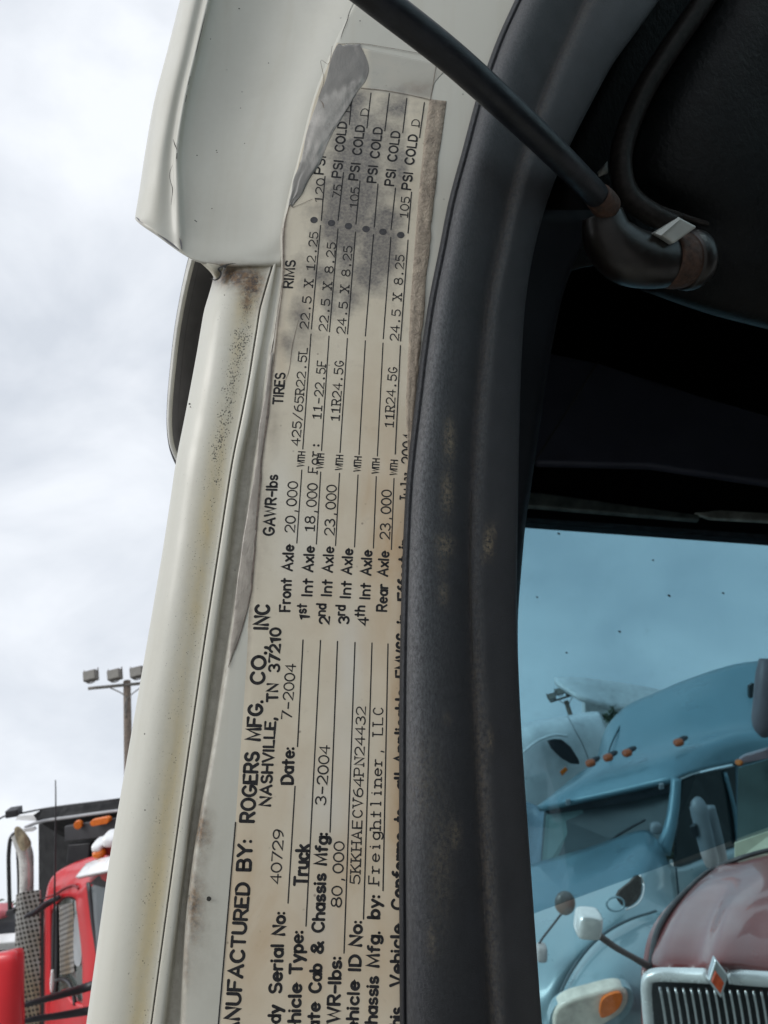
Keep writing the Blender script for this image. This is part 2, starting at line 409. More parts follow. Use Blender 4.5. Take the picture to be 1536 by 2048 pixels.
# upper roof corner with its folded-over lower lip
cols_top = {-420: [(466, -34), (472, -14), (484, -7), (500, -3.5), (516, -3.8), (526, -2), (540, -5), (640, -11), (760, -8), (890, -2), (941, -1)],
            -200: [(411, -34), (417, -14), (427, -7), (443, -3.5), (459, -3.8), (469, -2), (483, -5), (586, -11), (690, -8), (790, -2), (820, -1)],
            0: [(360, -34), (364, -14), (374, -7), (390, -3.5), (405, -4.4), (416, -2), (429, -5.5), (535, -12.5), (630, -9), (694, -2.2), (711, -.6)],
            100: [(335, -34), (339, -14), (350, -7), (367, -3.5), (382, -4.4), (392, -2), (405, -5.5), (505, -12), (596, -8.5), (655, -2.2), (671, -.8)],
            200: [(309, -32), (314, -14), (325, -7), (343, -3.5), (358, -4.4), (369, -2), (381, -5.5), (475, -11), (560, -8), (613, -2.2), (629, -1)],
            300: [(291, -30), (296, -14), (307, -6.5), (325, -3.2), (342, -4.2), (354, -1.8), (367, -5), (455, -9), (535, -7), (590, -2.2), (605, -1.2)],
            380: [(279, -28), (284, -13), (296, -6), (316, -3.0), (340, -3.8), (355, -1.6), (369, -4), (450, -7), (520, -5.6), (572, -2.0), (584, -1.5)]}
rows = [[(x, y, n) for x, n in c] for y, c in cols_top.items()]
rows += [[(271, 428, -26), (275, 429, -12), (287, 434, -5.5), (310, 444, -2.8), (341, 459, -3), (358, 464, -1.2), (374, 468, -3), (445, 478, -4.6), (515, 474, -4), (556, 464, -2.2), (567, 458, -1.8)],
         [(270, 436, -24), (275, 440, -11), (286, 448, -4.6), (310, 463, -2.2), (343, 487, -2), (361, 500, -.8), (378, 507, -1.4), (432, 516, -2.6), (500, 512, -2.8), (548, 506, -2.6), (565, 500, -2.4)],
         [(270, 438, -24), (275, 443, -11.6), (286, 452, -5.6), (310, 468, -3.4), (343, 492, -3), (363, 506, -1.8), (392, 522, -1.8), (436, 531, -2.8), (498, 531, -3.0), (545, 528, -3.2), (563, 523, -2.6)],
         [(272, 437, -28), (277, 443, -18), (288, 452, -13), (312, 468, -11), (345, 492, -10), (365, 507, -9), (394, 523, -8), (437, 533, -8), (497, 534, -7), (544, 537, -5.4), (562, 534, -4.4)]]
def f_gr3(px, py): return np.maximum(spots([(455, 528, 60, 9, .8), (300, 463, 40, 5, .0)], px, py), ss(150, 0, py)*0+.06)
def f_ru3(px, py): return spots([(440, 533, 50, 7, .9), (280, 445, 10, 5, .5), (335, 488, 20, 4, .4), (361, 482, 4, 12, .6)], px, py)
surf('roof_corner', rows, WHITE, truck, sub=(5, 8), attrs=dict(grime=f_gr3, rust=f_ru3))
# cracked lip tab where the corner meets the pillar
surf('lip_tab', [[(395, 521, -3), (418, 527, -2), (445, 531, -3)], [(408, 532, -3.5), (426, 538, -2.4), (446, 537, -3.6)], [(422, 546, -5), (431, 549, -3.4), (442, 546, -4.6)], [(428, 556, -7), (434, 557, -5), (440, 553, -6)]], WHITE, truck, sub=(5, 5), thick=.0014,
     attrs=dict(rust=lambda x, y: spots([(436, 540, 10, 14, .6)], x, y), yellow=lambda x, y: 0*x+.3))
def line3(pts, w, n=.12):
    """ribbon vertices following pixel points at width w px"""
    return pts, w, n
def ribbons(name, lst, mat, parent, thick=0):
    vs_, fs = [], []
    for pts, w, n in lst:
        A = cr(np.array([tuple(Q(p[0], p[1], p[2] if len(p) > 2 else n)) for p in pts]), 5)
        ws = w if hasattr(w, '__len__') else [w]*len(A)
        ws = np.interp(np.linspace(0, 1, len(A)), np.linspace(0, 1, len(ws)), ws)
        b = len(vs_)
        for i in range(len(A)):
            t = A[min(i+1, len(A)-1)]-A[max(i-1, 0)]; t /= max(1e-9, np.linalg.norm(t))
            s = np.array([-t[1], t[0], 0]); h = ws[i]*.000203/2
            vs_.append(A[i]+s*h); vs_.append(A[i]-s*h)
        for i in range(len(A)-1):
            fs.append((b+2*i, b+2*i+2, b+2*i+3, b+2*i+1))
    return mk(name, vs_, fs, mat, parent, near=True, thick=thick)
def wob(pts, a=.8):
    return [(x+random.uniform(-a, a), y, *r) for x, y, *r in pts]
seam_pts = [(interp(SEAM, y)+.6, y, -3.9) for y in range(524, 2300, 30)]
ribbons('seam_gap', [(wob(seam_pts, .4), 2.2, 0)], CRACK, truck)
cr_l = []
cr_l.append((wob([(interp(LEDGE, y)+2, y, -1.9) for y in range(1330, 1640, 20)], 1.2), [1.4, 3, 2, 3.4, 1.6], 0))
cr_l.append((wob([(interp(LEDGE, y)+1, y, -2.0) for y in range(1790, 2200, 25)], 1.2), [2, 1.2, 2.4, 1.6], 0))
cr_l.append((wob([(interp(LEDGE, y)+3, y, -.5) for y in range(520, 760, 18)], 1.0), [1, 2.4, 1.2, 3, 1.5], 0))
cr_l += [(wob([(411, 28, -1.4), (403, 62, -1.3), (394, 98, -1.2), (390, 112, -1.2)]), [.6, 2, 1.8, .5], 0), (wob([(380, 152, -1.2), (376, 170, -1.2)]), 1.4, 0), (wob([(373, 190, -1.2), (371, 204, -1.2)]), 1.3, 0),
         ([(346, 278, -1.6), (350, 290, -1.2), (354, 300, -1)], [.6, 2.6, .8], 0), ([(354, 306, -1), (353, 318, -1)], 2, 0), ([(345, 330, -1.5), (339, 348, -2), (341, 362, -1.8), (345, 378, -1.5), (342, 410, -1.6)], [.6, 1.2, 1, 2, .5], 0),
         ([(389, 440, -1.2), (394, 444, -1.2)], 2.2, 0), (wob([(702, 16, .3), (694, 40, .3), (685, 64, .3), (681, 78, .3)]), [.6, 2.2, 1.6, .5], 0),
         ([(421, 556, -4.5), (430, 560, -2.2), (438, 556, -2.2), (442, 546, -2.6), (437, 538, -2.2), (445, 533, -1.6), (460, 528, -1.2), (472, 527, -1.2)], [1.2, 4, 4.5, 4, 5, 6, 2.5, .8], 0),
         ([(446, 532, -1.2), (452, 535, -1.2)], 4, 0)]
for c_ in cr_l: ribbons('paint_crack', [c_], CRACK, truck)
# chipped bare edge along the lip
for c_ in [([(272, 434, -10), (280, 441, -7), (286, 446, -4.4)], [1, 6, 2], 0), ([(315, 468, -2), (330, 478, -1.6), (347, 491, -1.4), (358, 500, -.7)], [1, 4, 5, 2], 0), ([(359, 476, -.4), (362, 486, -.2), (363, 498, -.1)], [1, 4, 2], 0)]: ribbons('chipped_edge', [c_], DARKGREY, truck)
# stray dark marks on the paint
mk_l = []
for x, y, n, s in [(478, 17, -11, 4), (421, 78, -4, 3), (537, 126, -11.2, 3), (481, 216, -9.4, 2.6), (433, 301, -7, 3), (434, 305, -7, 2.4), (394, 311, -4, 3.4), (489, 287, -8, 2.6), (424, 417, -6, 2.6), (720, 42, .2, 3.4), (379, 808, -13, 4), (381, 814, -12, 3), (271, 1836, -5.5, 4), (417, 1798, .2, 8), (290, 1620, -5, 2.4), (289, 1468, -6, 2.4), (449, 590, -5, 2.6), (470, 1140, -5, 2)]:
    c_ = Q(x, y, n+1.0); r_ = s*.000203*.55
    mk('paint_chip', [c_+Vector((r_*math.cos(.7*i)*random.uniform(.7, 1.25), r_*math.sin(.7*i)*random.uniform(.7, 1.25), 0)) for i in range(9)], [tuple(range(9))], CRACK, truck, near=True)

# dark deflector blade behind the pillar
bl = [(382, 505), (375, 530), (362, 590), (350, 660), (341, 740), (336, 800), (335, 850), (340, 890), (352, 920)]
surf('air_deflector', [[(x, y, .42), (x+6, y+1, .418), (x+40, y+3, .43), (x+110, y+6, .45)] for x, y in [(392, 460)]+bl+[(368, 950), (392, 985)]], DARKGREY, truck, near=False, sub=(4, 6), thick=.006)
surf('deflector_edge', [[(x-1, y, .4190), (x+.7*w, y, .4165)] for (x, y), w in zip([(392, 460)]+bl+[(368, 950)], [9, 9, 9, 7, 6, 5, 4, 3, 2, 1, 1])], PALE, truck, near=False, sub=(4, 6), thick=.002)

# ------------------------------------------------------------ door seal / trim
rows = []
for y in [-500, -300, -120, 0, 70, 130, 200, 300, 400, 500, 600, 700, 800, 950, 1100, 1250, 1400, 1550, 1700, 1850, 2050, 2200, 2450]:
    l, c, r = (interp(t, y) for t in (SEAL_L, SEAL_C, SEAL_R))
    rows.append([(l+9, y, -1), (l, y, 1.5), (l+1, y, 3.2), (l+7, y, 4.3), (l+10, y, 3.9), (l+12.5, y, 3.2), (l+17, y, 7.0), (l+.2*(c-l)+4, y, 10.4), (l+.36*(c-l)+3, y, 9.8), (l+.55*(c-l), y, 6.6), (l+.75*(c-l), y, 1.6), (c-10, y, -2.6), (c-2, y, -3.6), (c+5, y, -2.6), (c+18, y, -2.0), (c+.42*(r-c), y, -4.2), (c+.75*(r-c), y, -9), (r-3, y, -14), (r, y, -18), (r-8, y, -26)])
def f_dust(px, py):
    c = np.interp(py, [t[0] for t in SEAL_C], [t[1] for t in SEAL_C])
    a = np.exp(-((px-(c+8))/14)**2)*np.interp(py, [0, 150, 400, 700, 1200, 1350, 1500, 2048], [.22, .16, .18, .14, .10, .22, .28, .24])
    b = spots([(898, 880, 10, 36, 1.2), (893, 985, 11, 40, 1), (888, 1090, 16, 18, 1.1), (884, 1130, 10, 16, .6), (886, 1185, 9, 22, .8), (977, 1085, 8, 24, 1.1), (893, 1432, 8, 5, 1.1), (980, 1480, 5, 20, .8), (860, 1485, 6, 10, .5), (908, 1670, 12, 30, .5), (880, 1720, 22, 120, .34), (864, 1880, 10, 30, .5), (850, 1560, 30, 90, .3)], px, py)
    tilt = np.exp(-((px-977-(1085-py)*.35)/5)**2)*np.exp(-((py-1085)/30)**2)*1.2
    return np.maximum(np.maximum(a, b), tilt)
def f_sheen_dust(px, py):  # painted sheen on the left flank, plus grey dust along the crease ridge
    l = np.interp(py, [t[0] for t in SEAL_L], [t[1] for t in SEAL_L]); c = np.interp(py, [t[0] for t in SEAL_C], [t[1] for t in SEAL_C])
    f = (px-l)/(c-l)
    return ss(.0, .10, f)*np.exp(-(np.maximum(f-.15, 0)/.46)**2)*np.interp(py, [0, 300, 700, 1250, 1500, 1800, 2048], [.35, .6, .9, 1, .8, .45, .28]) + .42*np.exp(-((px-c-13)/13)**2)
surf('door_seal', rows, VINYL, truck, sub=(4, 8), thick=.001, attrs=dict(dust=f_dust, sheen_dust=f_sheen_dust))
# stitched crease down the seal
ribbons('crease', [(wob([(interp(SEAL_C, y)+1, y, -3.0) for y in range(980, 1340, 14)], 1.0), [1, 4, 6, 5, 7, 4, 5, 1], 0)], CRACK, truck)
# inner jamb trim behind the seal, seen as a black strip beside the window
surf('inner_jamb_trim', [[(930, y, .50), (990, y, .47), (x-14, y, .48), (x, y, .50), (x-6, y, .56)] for y, x in [(420, 1205), (560, 1135), (685, 1105), (820, 1083), (964, 1063), (1034, 1052), (1140, 1042), (1243, 1035), (1400, 1038), (1700, 1052), (2050, 1075), (2450, 1105)]], INTERIOR, truck, near=False, sub=(4, 5), thick=.004)

# ------------------------------------------------------------ grab bar and its mount
bar = tube('grab_bar', [(420, -262, .245), (600, -122, .265), (757, 0, .287), (890, 104, .302), (961, 166, .311), (1092, 288, .338), (1160, 356, .362), (1206, 404, .388)], [.0060, .0061, .0062, .0062, .0062, .0061, .0061, .0062], BARM, truck, seg=28, k=6)
KS = .94
tube('bar_end_collar', [(1196, 393, .380), (1208, 406, .385), (1216, 415, .389)], [.0067, .0072, .0069], RUST, bar, seg=24, k=4)
def PK(x, y, d): return P(x, y, d*KS)
tube('bar_elbow', [PK(1204, 428, .421), PK(1216, 474, .424), PK(1250, 509, .428), PK(1296, 522, .434), PK(1345, 522, .442)], [.0105, .0134, .0150, .0148, .0142], KNOB, bar, seg=30, k=8, world=True)
tube('rusty_collar', [PK(1330, 520, .438), PK(1352, 522, .441), PK(1372, 520, .444)], [.0146, .0152, .0146], RUST, bar, seg=30, k=4, world=True)
tube('clamp_ring', [PK(1366, 521, .443), PK(1378, 520, .445), PK(1392, 518, .447)], [.0158, .0168, .0158], KNOB, bar, seg=30, k=4, world=True)
slab('nut', [(1360, 434, .389), (1396, 453, .391), (1348, 487, .391), (1312, 463, .389)], NUT, bar, thick=.008, bevel=.0012)
slab('nut_edge', [(1357, 434, .3885), (1362, 437, .3885), (1322, 471, .3885), (1310, 466, .3885)], plain('bright_zinc', (.62, .64, .62), .35, .5), bar, thick=.002)

# ------------------------------------------------------------ cab interior
BEAD = [(1520, -160), (1465, -60), (1411, 24), (1355, 104), (1307, 181), (1280, 240), (1262, 300), (1260, 340), (1274, 380), (1312, 411), (1360, 430), (1410, 446), (1470, 460)]
tube('headliner_bead', [(x-18, y-2, .447) for x, y in BEAD[:7]]+[(1243, 345, .447), (1258, 392, .447), (1302, 428, .447), (1352, 452, .449)], .0066, PIPING, truck, seg=16, k=6)
tube('headliner_piping', [(x, y, .449) for x, y in BEAD], .0016, PIPING, truck, seg=8, k=6)
surf('headliner_pad', [[(1500, -180, .452), (1600, -180, .44), (1760, -180, .44), (1950, -180, .45)], [(1411, 24, .454), (1490, 24, .44), (1640, 30, .435), (1950, 30, .45)], [(1330, 150, .456), (1400, 150, .442), (1560, 160, .435), (1950, 180, .45)], [(1272, 262, .458), (1345, 270, .444), (1500, 290, .435), (1950, 330, .45)],
      [(1262, 350, .460), (1340, 362, .446), (1500, 390, .437), (1950, 450, .45)], [(1310, 420, .462), (1380, 436, .452), (1510, 460, .440), (1950, 540, .455)], [(1340, 520, .466), (1400, 530, .455), (1530, 560, .446), (1950, 640, .46)], [(1300, 572, .474), (1410, 610, .466), (1540, 645, .462), (1950, 740, .47)], [(1280, 580, .50), (1410, 626, .492), (1540, 660, .49), (1950, 760, .50)]],
     VINYL_IN, truck, near=False, sub=(6, 6), thick=.004, attrs=dict(dust=lambda x, y: 0*x))
surf('headliner_side', [[(x0, y0, .50), (x1, y1, .49), (x2, y2, .50)] for (x0, y0), (x1, y1), (x2, y2) in [((1330, -160), (1420, -160), (1520, -150)), ((1240, 10), (1300, 20), (1400, 30)), ((1150, 180), (1210, 190), (1300, 190)), ((1090, 330), (1150, 330), (1260, 340)), ((1060, 470), (1140, 460), (1300, 440)), ((1040, 600), (1140, 540), (1320, 520))]], VINYL_IN, truck, near=False, sub=(5, 5), thick=.003, attrs=dict(dust=lambda x, y: 0*x+.12))
surf('headliner_clip', [[(1196, 343, .478), (1215, 322, .478)], [(1199, 351, .478), (1216, 345, .478)]], NUT, truck, near=False, sub=(2, 2), thick=.002)
def PY(px, py, Y):
    d = P(px, py, 1)-EYEP; return Y/d.y
YW = 1.75
def SW(pts, dy=0): return [(x, y, PY(x, y, YW+dy)) for x, y in pts]
slab('window_header', SW([(930, 1026), (1052, 1035), (1536, 1069), (1780, 1088), (1780, 560), (930, 480)]), INTERIOR, truck, thick=.06)
slab('header_rail', SW([(940, 975), (1090, 985), (1300, 1015), (1400, 1028), (1400, 1040), (1060, 1012), (940, 1002)], -.03), plain('dull_green_trim', (.20, .26, .26), .4, scale=30, var=.4), truck, thick=.02, bevel=.006)
slab('header_light_strip', SW([(1388, 1024), (1440, 1019), (1540, 1025), (1780, 1040), (1780, 1052), (1536, 1042), (1420, 1036)], -.035), plain('pale_trim_strip', (.55, .62, .58), .35, scale=30, var=.4), truck, thick=.015, bevel=.004)
slab('header_panel', SW([(1080, 700), (1200, 725), (1400, 790), (1780, 900), (1780, 1000), (1536, 965), (1300, 930), (1070, 925)], -.05), plain('navy_dark_trim', (.15, .17, .25), .45), truck, thick=.03, bevel=.01)
tube('reflected_line', SW([(1197, 722), (1130, 828), (1068, 925)], -.12), .0022, plain('reflected_line_grey', (.09, .095, .10), .5), truck, seg=8)  # thin tube added for a pale line reflected in the glass
slab('window_rear_post', SW([(900, 480), (1030, 480), (1040, 1035), (1022, 1300), (1030, 1600), (1052, 2300), (900, 2300)], .01), INTERIOR, truck, thick=.05)
slab('window_front_post', SW([(1720, 560), (2000, 560), (2000, 2300), (1720, 2300)], .01), INTERIOR, truck, thick=.05)
slab('opposite_door', SW([(900, 2290), (2000, 2290), (2000, 2900), (900, 2900)], 0), INTERIOR, truck, thick=.06)
GL = glass('tinted_window_glass', (.77, .89, .91), .025, .01, .05)
FILM = glass('blue_tint_film', (.61, .72, .77), .010, .02, .03)
slab('window_glass', SW([(1000, 1000), (1760, 1040), (1760, 2320), (1000, 2320)], .03), GL, truck, thick=.004)
slab('tint_film', SW([(1005, 1005), (1755, 1045), (1755, 1575), (1536, 1655), (1300, 1742), (1060, 1830), (1005, 1850)], .022), FILM, truck, thick=.001)
# bug specks on the glass
vs_ = []
for i, (x, y, r) in enumerate([(1117, 1067, 4), (1306, 1120, 3), (1074, 1194, 3), (1338, 1191, 4.5), (1446, 1186, 3.5), (1239, 1263, 4), (1133, 1305, 3)]):
    slab('bug_speck', SW([(x-r*.8, y), (x-r*.2, y-r*.6), (x+r*.9, y+r*.1), (x+r*.5, y+r*.7), (x-r*.1, y+r*.3)], .012), CRACK, truck, thick=.001)
# closed shell of the cab
def mid(y): return (interp(SEAL_L, y)+interp(SEAL_R, y))/2
surf('rear_wall', [[(mid(y), y, .41), (mid(y)-10, y, .6), (mid(max(y, 900))-10 if y > 300 else 960, y, PY(960, max(y, 300), YW+.1) if y > 0 else 1.6)] for y in (-400, -100, 200, 500, 800, 1100, 1400, 1700, 2048, 2450)], INTERIOR, truck, near=False, sub=(3, 3), thick=.01)
surf('cab_roof', [[(1050, -420, .50), (1500, -420, .5), (2200, -420, .5)], [(1000, 200, 1.2), (1500, 200, 1.1), (2200, 200, 1.1)], [(930, 540, PY(930, 540, YW)), (1500, 600, PY(1500, 600, YW)), (2000, 600, PY(2000, 600, YW))]], INTERIOR, truck, near=False, sub=(3, 4), thick=.02, linu=True)
surf('windshield_block', [[(2000, y, .5), (2000, y, 1.2), (2000, y, 1.9)] for y in (-420, 600, 1500, 2300)], INTERIOR, truck, near=False, sub=(2, 2), thick=.02)  # unseen wall added in place of the windshield to keep the cab dark

# the open door, swung out to the viewer's right (outside the picture, but it shades the doorway)
dx0 = Vector((.86, .42, 0)); dx1 = Vector((.62, -.85, 0))
dn = Vector((.98, -.18, 0))*.035
def dquad(name, z0, z1, f0, f1, mat, off=0):
    a = dx0+(dx1-dx0)*f0; b = dx0+(dx1-dx0)*f1
    c = (a+b)/2+Vector((0, 0, (z0+z1)/2))+dn*off
    return box(name, c, [(b-a)/2, Vector((0, 0, (z1-z0)/2)), dn], mat, truck, bevel=.008)
dl = dquad('open_door', .95, 1.85, 0, 1, INTERIOR)
dquad('door_frame', 1.85, 2.75, 0, .07, INTERIOR); dquad('door_frame', 1.85, 2.75, .93, 1, INTERIOR); dquad('door_frame', 2.68, 2.75, .07, .93, INTERIOR)
dquad('door_skin', .93, 1.87, 0, 1, WHITE, 2.1)
dquad('door_glass', 1.85, 2.68, .07, .93, GL, .0)
# lower body side, sill and far skin of the cab
lo = P(640, 2450, .262)
box('lower_body', Vector((lo.x+.42, lo.y+.95, .66)), [Vector((.62, .03, 0)), Vector((-.05, .85, 0)), Vector((0, 0, .40))], WHITE, truck, bevel=.03)

def bk(y): return interp([(-420, 760), (0, 600), (300, 500), (480, 470), (700, 440), (1100, 380), (1600, 290), (2048, 240), (2450, 190)], y)
def bd(y): return interp([(-420, .50), (0, .44), (300, .415), (500, .39), (1024, .352), (2048, .30), (2450, .29)], y)
surf('back_panel', [[(bk(y), y, bd(y)), (bk(y)+20, y, bd(y)+.06), (bk(y)+60, y, .85), (bk(y)+90, y, 1.9)] for y in (-420, -100, 200, 480, 700, 1000, 1300, 1600, 1900, 2200, 2450)], WHITE, truck, near=False, sub=(4, 4), thick=.006)
# ------------------------------------------------------------ certification label
def label_mat():
    k = M_('aged_label_paper')
    f = k.noise(40, 6, .6); f2 = k.noise(18, 4, .6)
    c = k.mix(k.mr(f, .3, .7), (.555, .49, .375), (.65, .59, .47))
    br = k.attr('brown'); bn = k.noise(45, 5, .6, .8, stretch=(1, .45, 1))
    c = k.mix(k.mul(br, k.mr(bn, .3, .62, .35, 1)), c, (.46, .315, .175))
    wf = k.attr('clean'); c = k.mix(wf, c, (.62, .62, .575))
    fi = k.attr('film'); c = k.mix(k.mul(fi, k.mr(k.noise(70, 4), .3, .7, .8, 1)), c, (.40, .385, .335))
    gr = k.attr('grey'); c = k.mix(k.mul(gr, k.mr(k.noise(150, 6, .7), .3, .6, .4, 1)), c, (.25, .21, .165))
    sm = k.attr('smudge'); sn = k.add(k.mul(sm, 1.25), k.mul(k.add(k.noise(85, 6, .65), -.5), 1.3))
    fine = k.noise(750, 4, .7)
    c = k.mix(k.mul(k.mr(sn, .18, .95, 0, .9), k.mr(fine, .3, .65, .65, 1)), c, (.075, .07, .073))
    vor = k.n('ShaderNodeTexVoronoi', {0: k.obj(), 'Scale': 210.0, 'Randomness': 1.0})
    sp = k.mul(k.mr(vor.outputs['Distance'], .13, .06), k.mr(k.noise(95, 2), .56, .62))
    c = k.mix(k.mul(sp, .65), c, (.17, .13, .10))
    st = k.mul(k.mr(k.noise(260, 6, .75), .60, .72), .22); c = k.mix(st, c, (.34, .27, .21))
    k.set('Base Color', c).set('Roughness', k.mr(k.noise(60, 4), .3, .7, .38, .6))
    k.bump(k.add(k.noise(45, 3), k.mul(k.noise(700, 3), .15)), .16, .0006)
    return k.m
LABEL = label_mat()
INK = plain('black_ink', (.011, .0105, .012), .85, scale=500, var=.5)
TYPE = plain('typewriter_ink', (.016, .015, .016), .85, scale=700, var=.6)
lab = thing('certification_label', ON+(NM.to_3x3() @ Vector((0, 0, .0003))), 'aged cream certification label of typed axle and tire ratings stuck to the white jamb', 'label')
bpy.context.view_layer.update()
WM[lab.name] = Matrix.Translation(lab.location)
LAB_R = [(85, 900), (133, 872), (165, 866), (198, 862), (260, 853), (375, 841), (600, 824), (800, 815), (1000, 820), (1200, 826), (1500, 830), (2048, 836), (2450, 840)]
rows = []
for y in [85, 110, 140, 170, 200, 250, 325, 400, 456, 520, 553, 600, 640, 700, 760, 820, 870, 920, 990, 1060, 1130, 1200, 1350, 1480, 1650, 1800, 2048, 2450]:
    l = interp(LABEL_L, y)+random.uniform(-1.2, 1.2)*(y < 1300); r = interp(LAB_R, y)
    t = 0 if y > 200 else (200-y)/115.
    rr = []
    for f in (0, .04, .3, .6, .9, 1): rr.append((l+f*(r-l), y+ (f*48*t if t else 0), .12 if f in (0, 1) else .3))
    rows.append(rr)
def f_sm(px, py):
    a = spots([(700, 395, 58, 60, .80), (760, 500, 36, 60, .92), (735, 550, 40, 35, .62), (712, 330, 60, 55, .68), (800, 215, 60, 32, .55), (700, 235, 40, 45, .55), (662, 450, 26, 40, .72), (640, 545, 34, 26, .42), (660, 590, 22, 45, .55), (600, 640, 22, 40, .52), (700, 590, 26, 34, .5), (770, 440, 34, 26, .7), (690, 470, 40, 50, .6), (750, 270, 60, 60, .5), (715, 200, 34, 22, .65), (575, 690, 18, 30, .4), (690, 515, 34, 40, .45), (640, 480, 20, 50, .4), (610, 560, 30, 50, .25), (800, 330, 30, 90, .38)], px, py)
    b = spots([(735, 420, 110, 230, .62), (690, 300, 70, 120, .55), (640, 560, 60, 110, .42), (600, 680, 40, 90, .34)], px, py)
    return np.clip(a*1.15+b*.45, 0, 1.15)*np.where(px > 815, .45, 1)
def f_br(px, py):
    a = spots([(775, 1120, 55, 260, .95), (760, 1000, 50, 90, .9), (720, 1330, 70, 130, .5), (790, 1500, 26, 600, .85), (640, 1180, 70, 110, .35), (560, 1560, 90, 150, .45), (510, 1850, 90, 220, .7), (620, 1900, 80, 160, .65), (700, 1750, 80, 300, .65), (690, 1060, 60, 120, .4), (750, 850, 50, 160, .45), (600, 600, 40, 50, .3), (560, 700, 16, 70, .5), (760, 1900, 60, 200, .7)], px, py)
    return a
def f_cl(px, py): return spots([(700, 1330, 28, 120, .55), (660, 1620, 60, 80, .5), (640, 1850, 40, 60, .35), (600, 1090, 60, 110, .35), (560, 980, 30, 80, .35), (690, 1480, 40, 120, .35)], px, py)
def f_fi(px, py):
    lo = 176+(px-722)*.13
    return ss(8, -4, py-lo)*ss(725, 745, px)
def f_gy(px, py):
    l = np.interp(py, [t[0] for t in LABEL_L], [t[1] for t in LABEL_L])
    e = np.exp(-((px-l)/9)**2)*ss(380, 460, py)*ss(1500, 1150, py)*.95
    s2 = spots([(840, 178, 40, 18, .85), (525, 1000, 14, 120, .6), (545, 850, 14, 60, .55), (515, 1120, 8, 80, .5), (600, 690, 40, 14, .4)], px, py)
    return np.maximum(e, s2)
surf('label_sheet', rows, LABEL, lab, sub=(8, 6), thick=.00012, attrs=dict(smudge=f_sm, brown=f_br, clean=f_cl, film=f_fi, grey=f_gy), linu=True)

def film_mat(name, base, grey):
    k = M_(name)
    c = k.mix(k.mr(k.noise(60, 5, .6, .6), .35, .68), base, grey)
    c = k.mix(k.attr('tone'), c, tuple(x*.62 for x in grey))
    c = k.mix(k.mul(k.mr(k.noise(420, 5, .7), .6, .75), .4), c, tuple(x*.5 for x in grey))
    k.set('Base Color', c).set('Roughness', .3)
    cw = k.noise(130, 5, .65, 1.2, stretch=(1, .3, 1)); c = k.mix(k.mul(k.mr(cw, .55, .62), .35), c, tuple(x*.55 for x in grey)); k.set('Base Color', c)
    k.bump(k.add(cw, k.mul(k.noise(600, 3), .3)), .45, .0008)
    return k.m
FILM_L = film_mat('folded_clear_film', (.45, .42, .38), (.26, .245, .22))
FILM_D = film_mat('dirty_clear_film', (.37, .33, .28), (.23, .20, .17))
# loose corner of the clear overlay, rolled back on itself
FL = [(88, 676), (130, 657), (190, 641), (240, 622), (300, 605), (350, 590), (400, 577), (412, 578)]
FR = [(88, 722), (105, 733), (150, 736), (178, 722), (205, 702), (265, 668), (300, 650), (340, 632), (375, 610), (402, 592), (412, 584)]
rows = []
for y in [90, 110, 135, 160, 185, 210, 240, 270, 300, 330, 360, 385, 402, 411]:
    l, r = interp(FL, y), interp(FR, y); h = .75*math.sin(math.pi*min(1, max(.12, (y-70)/350)))
    l += random.uniform(-2.5, 2.5); r += random.uniform(-4, 4)*(y < 390)
    rr = []
    for f, g in ((0, .05), (.1, .45), (.28, .85), (.48, 1), (.68, .8), (.86, .5), (.95, .25), (1, .0)):
        rr.append((l+f*(r-l)+random.uniform(-2, 2)*(0 < f < 1), y+random.uniform(-3, 3), .42+h*g+random.uniform(-.2, .2)*(0 < f < 1)))
    rows.append(rr)
surf('peeled_film', rows, FILM_L, lab, sub=(5, 6), thick=.00015, attrs=dict(tone=lambda x, y: np.clip(ss(182, 166, y+(x-690)*.5+4*np.sin(x*.35))*.85+ss(318, 338, y+4*np.sin(x*.5))*.6+np.exp(-((x-np.interp(y, [t[0] for t in FR], [t[1] for t in FR]))/5)**2)*.5, 0, 1)))  # film is darker at the top, tail and right edge
ribbons('film_wrinkle', [(wob([(640, 200, 1.2), (645, 207, 1.7), (648, 216, 1.7)]), [1, 3, 1], 0), (wob([(584, 415, .5), (600, 409, .5), (625, 398, .5)]), 1.0, 0), (wob([(LABEL_x, y, .5) for LABEL_x, y in [(636, 195), (646, 160), (644, 120), (656, 128), (664, 92)]], 2), 1.2, 0), ([(676, 88, .5), (720, 87, .5), (780, 96, .5), (845, 108, .5), (900, 120, .5)], 1.6, 0), ([(872, 133, .45), (866, 170, .45), (862, 198, .45)], 1.6, 0), ([(722, 176, .5), (770, 181, .5), (820, 190, .5), (864, 200, .5)], [2.2, 2, 1.4, 2], 0),
        ([(597, 640, .4), (585, 690, .4), (577, 745, .4), (566, 770, .4)], [.6, 1.6, 1.2, .4], 0), (wob([(LX+3, y, .5) for y, LX in LABEL_L[4:13]], 1.2), [1.2, 2.6, 1, 2.4, 1.4], 0), (wob([(LX-1, y, .3) for y, LX in LABEL_L[6:12]], 2), [.8, 1.6, 1.2], 0)],
        plain('film_edge_grime', (.17, .135, .105), .6, scale=400, var=.5), lab)
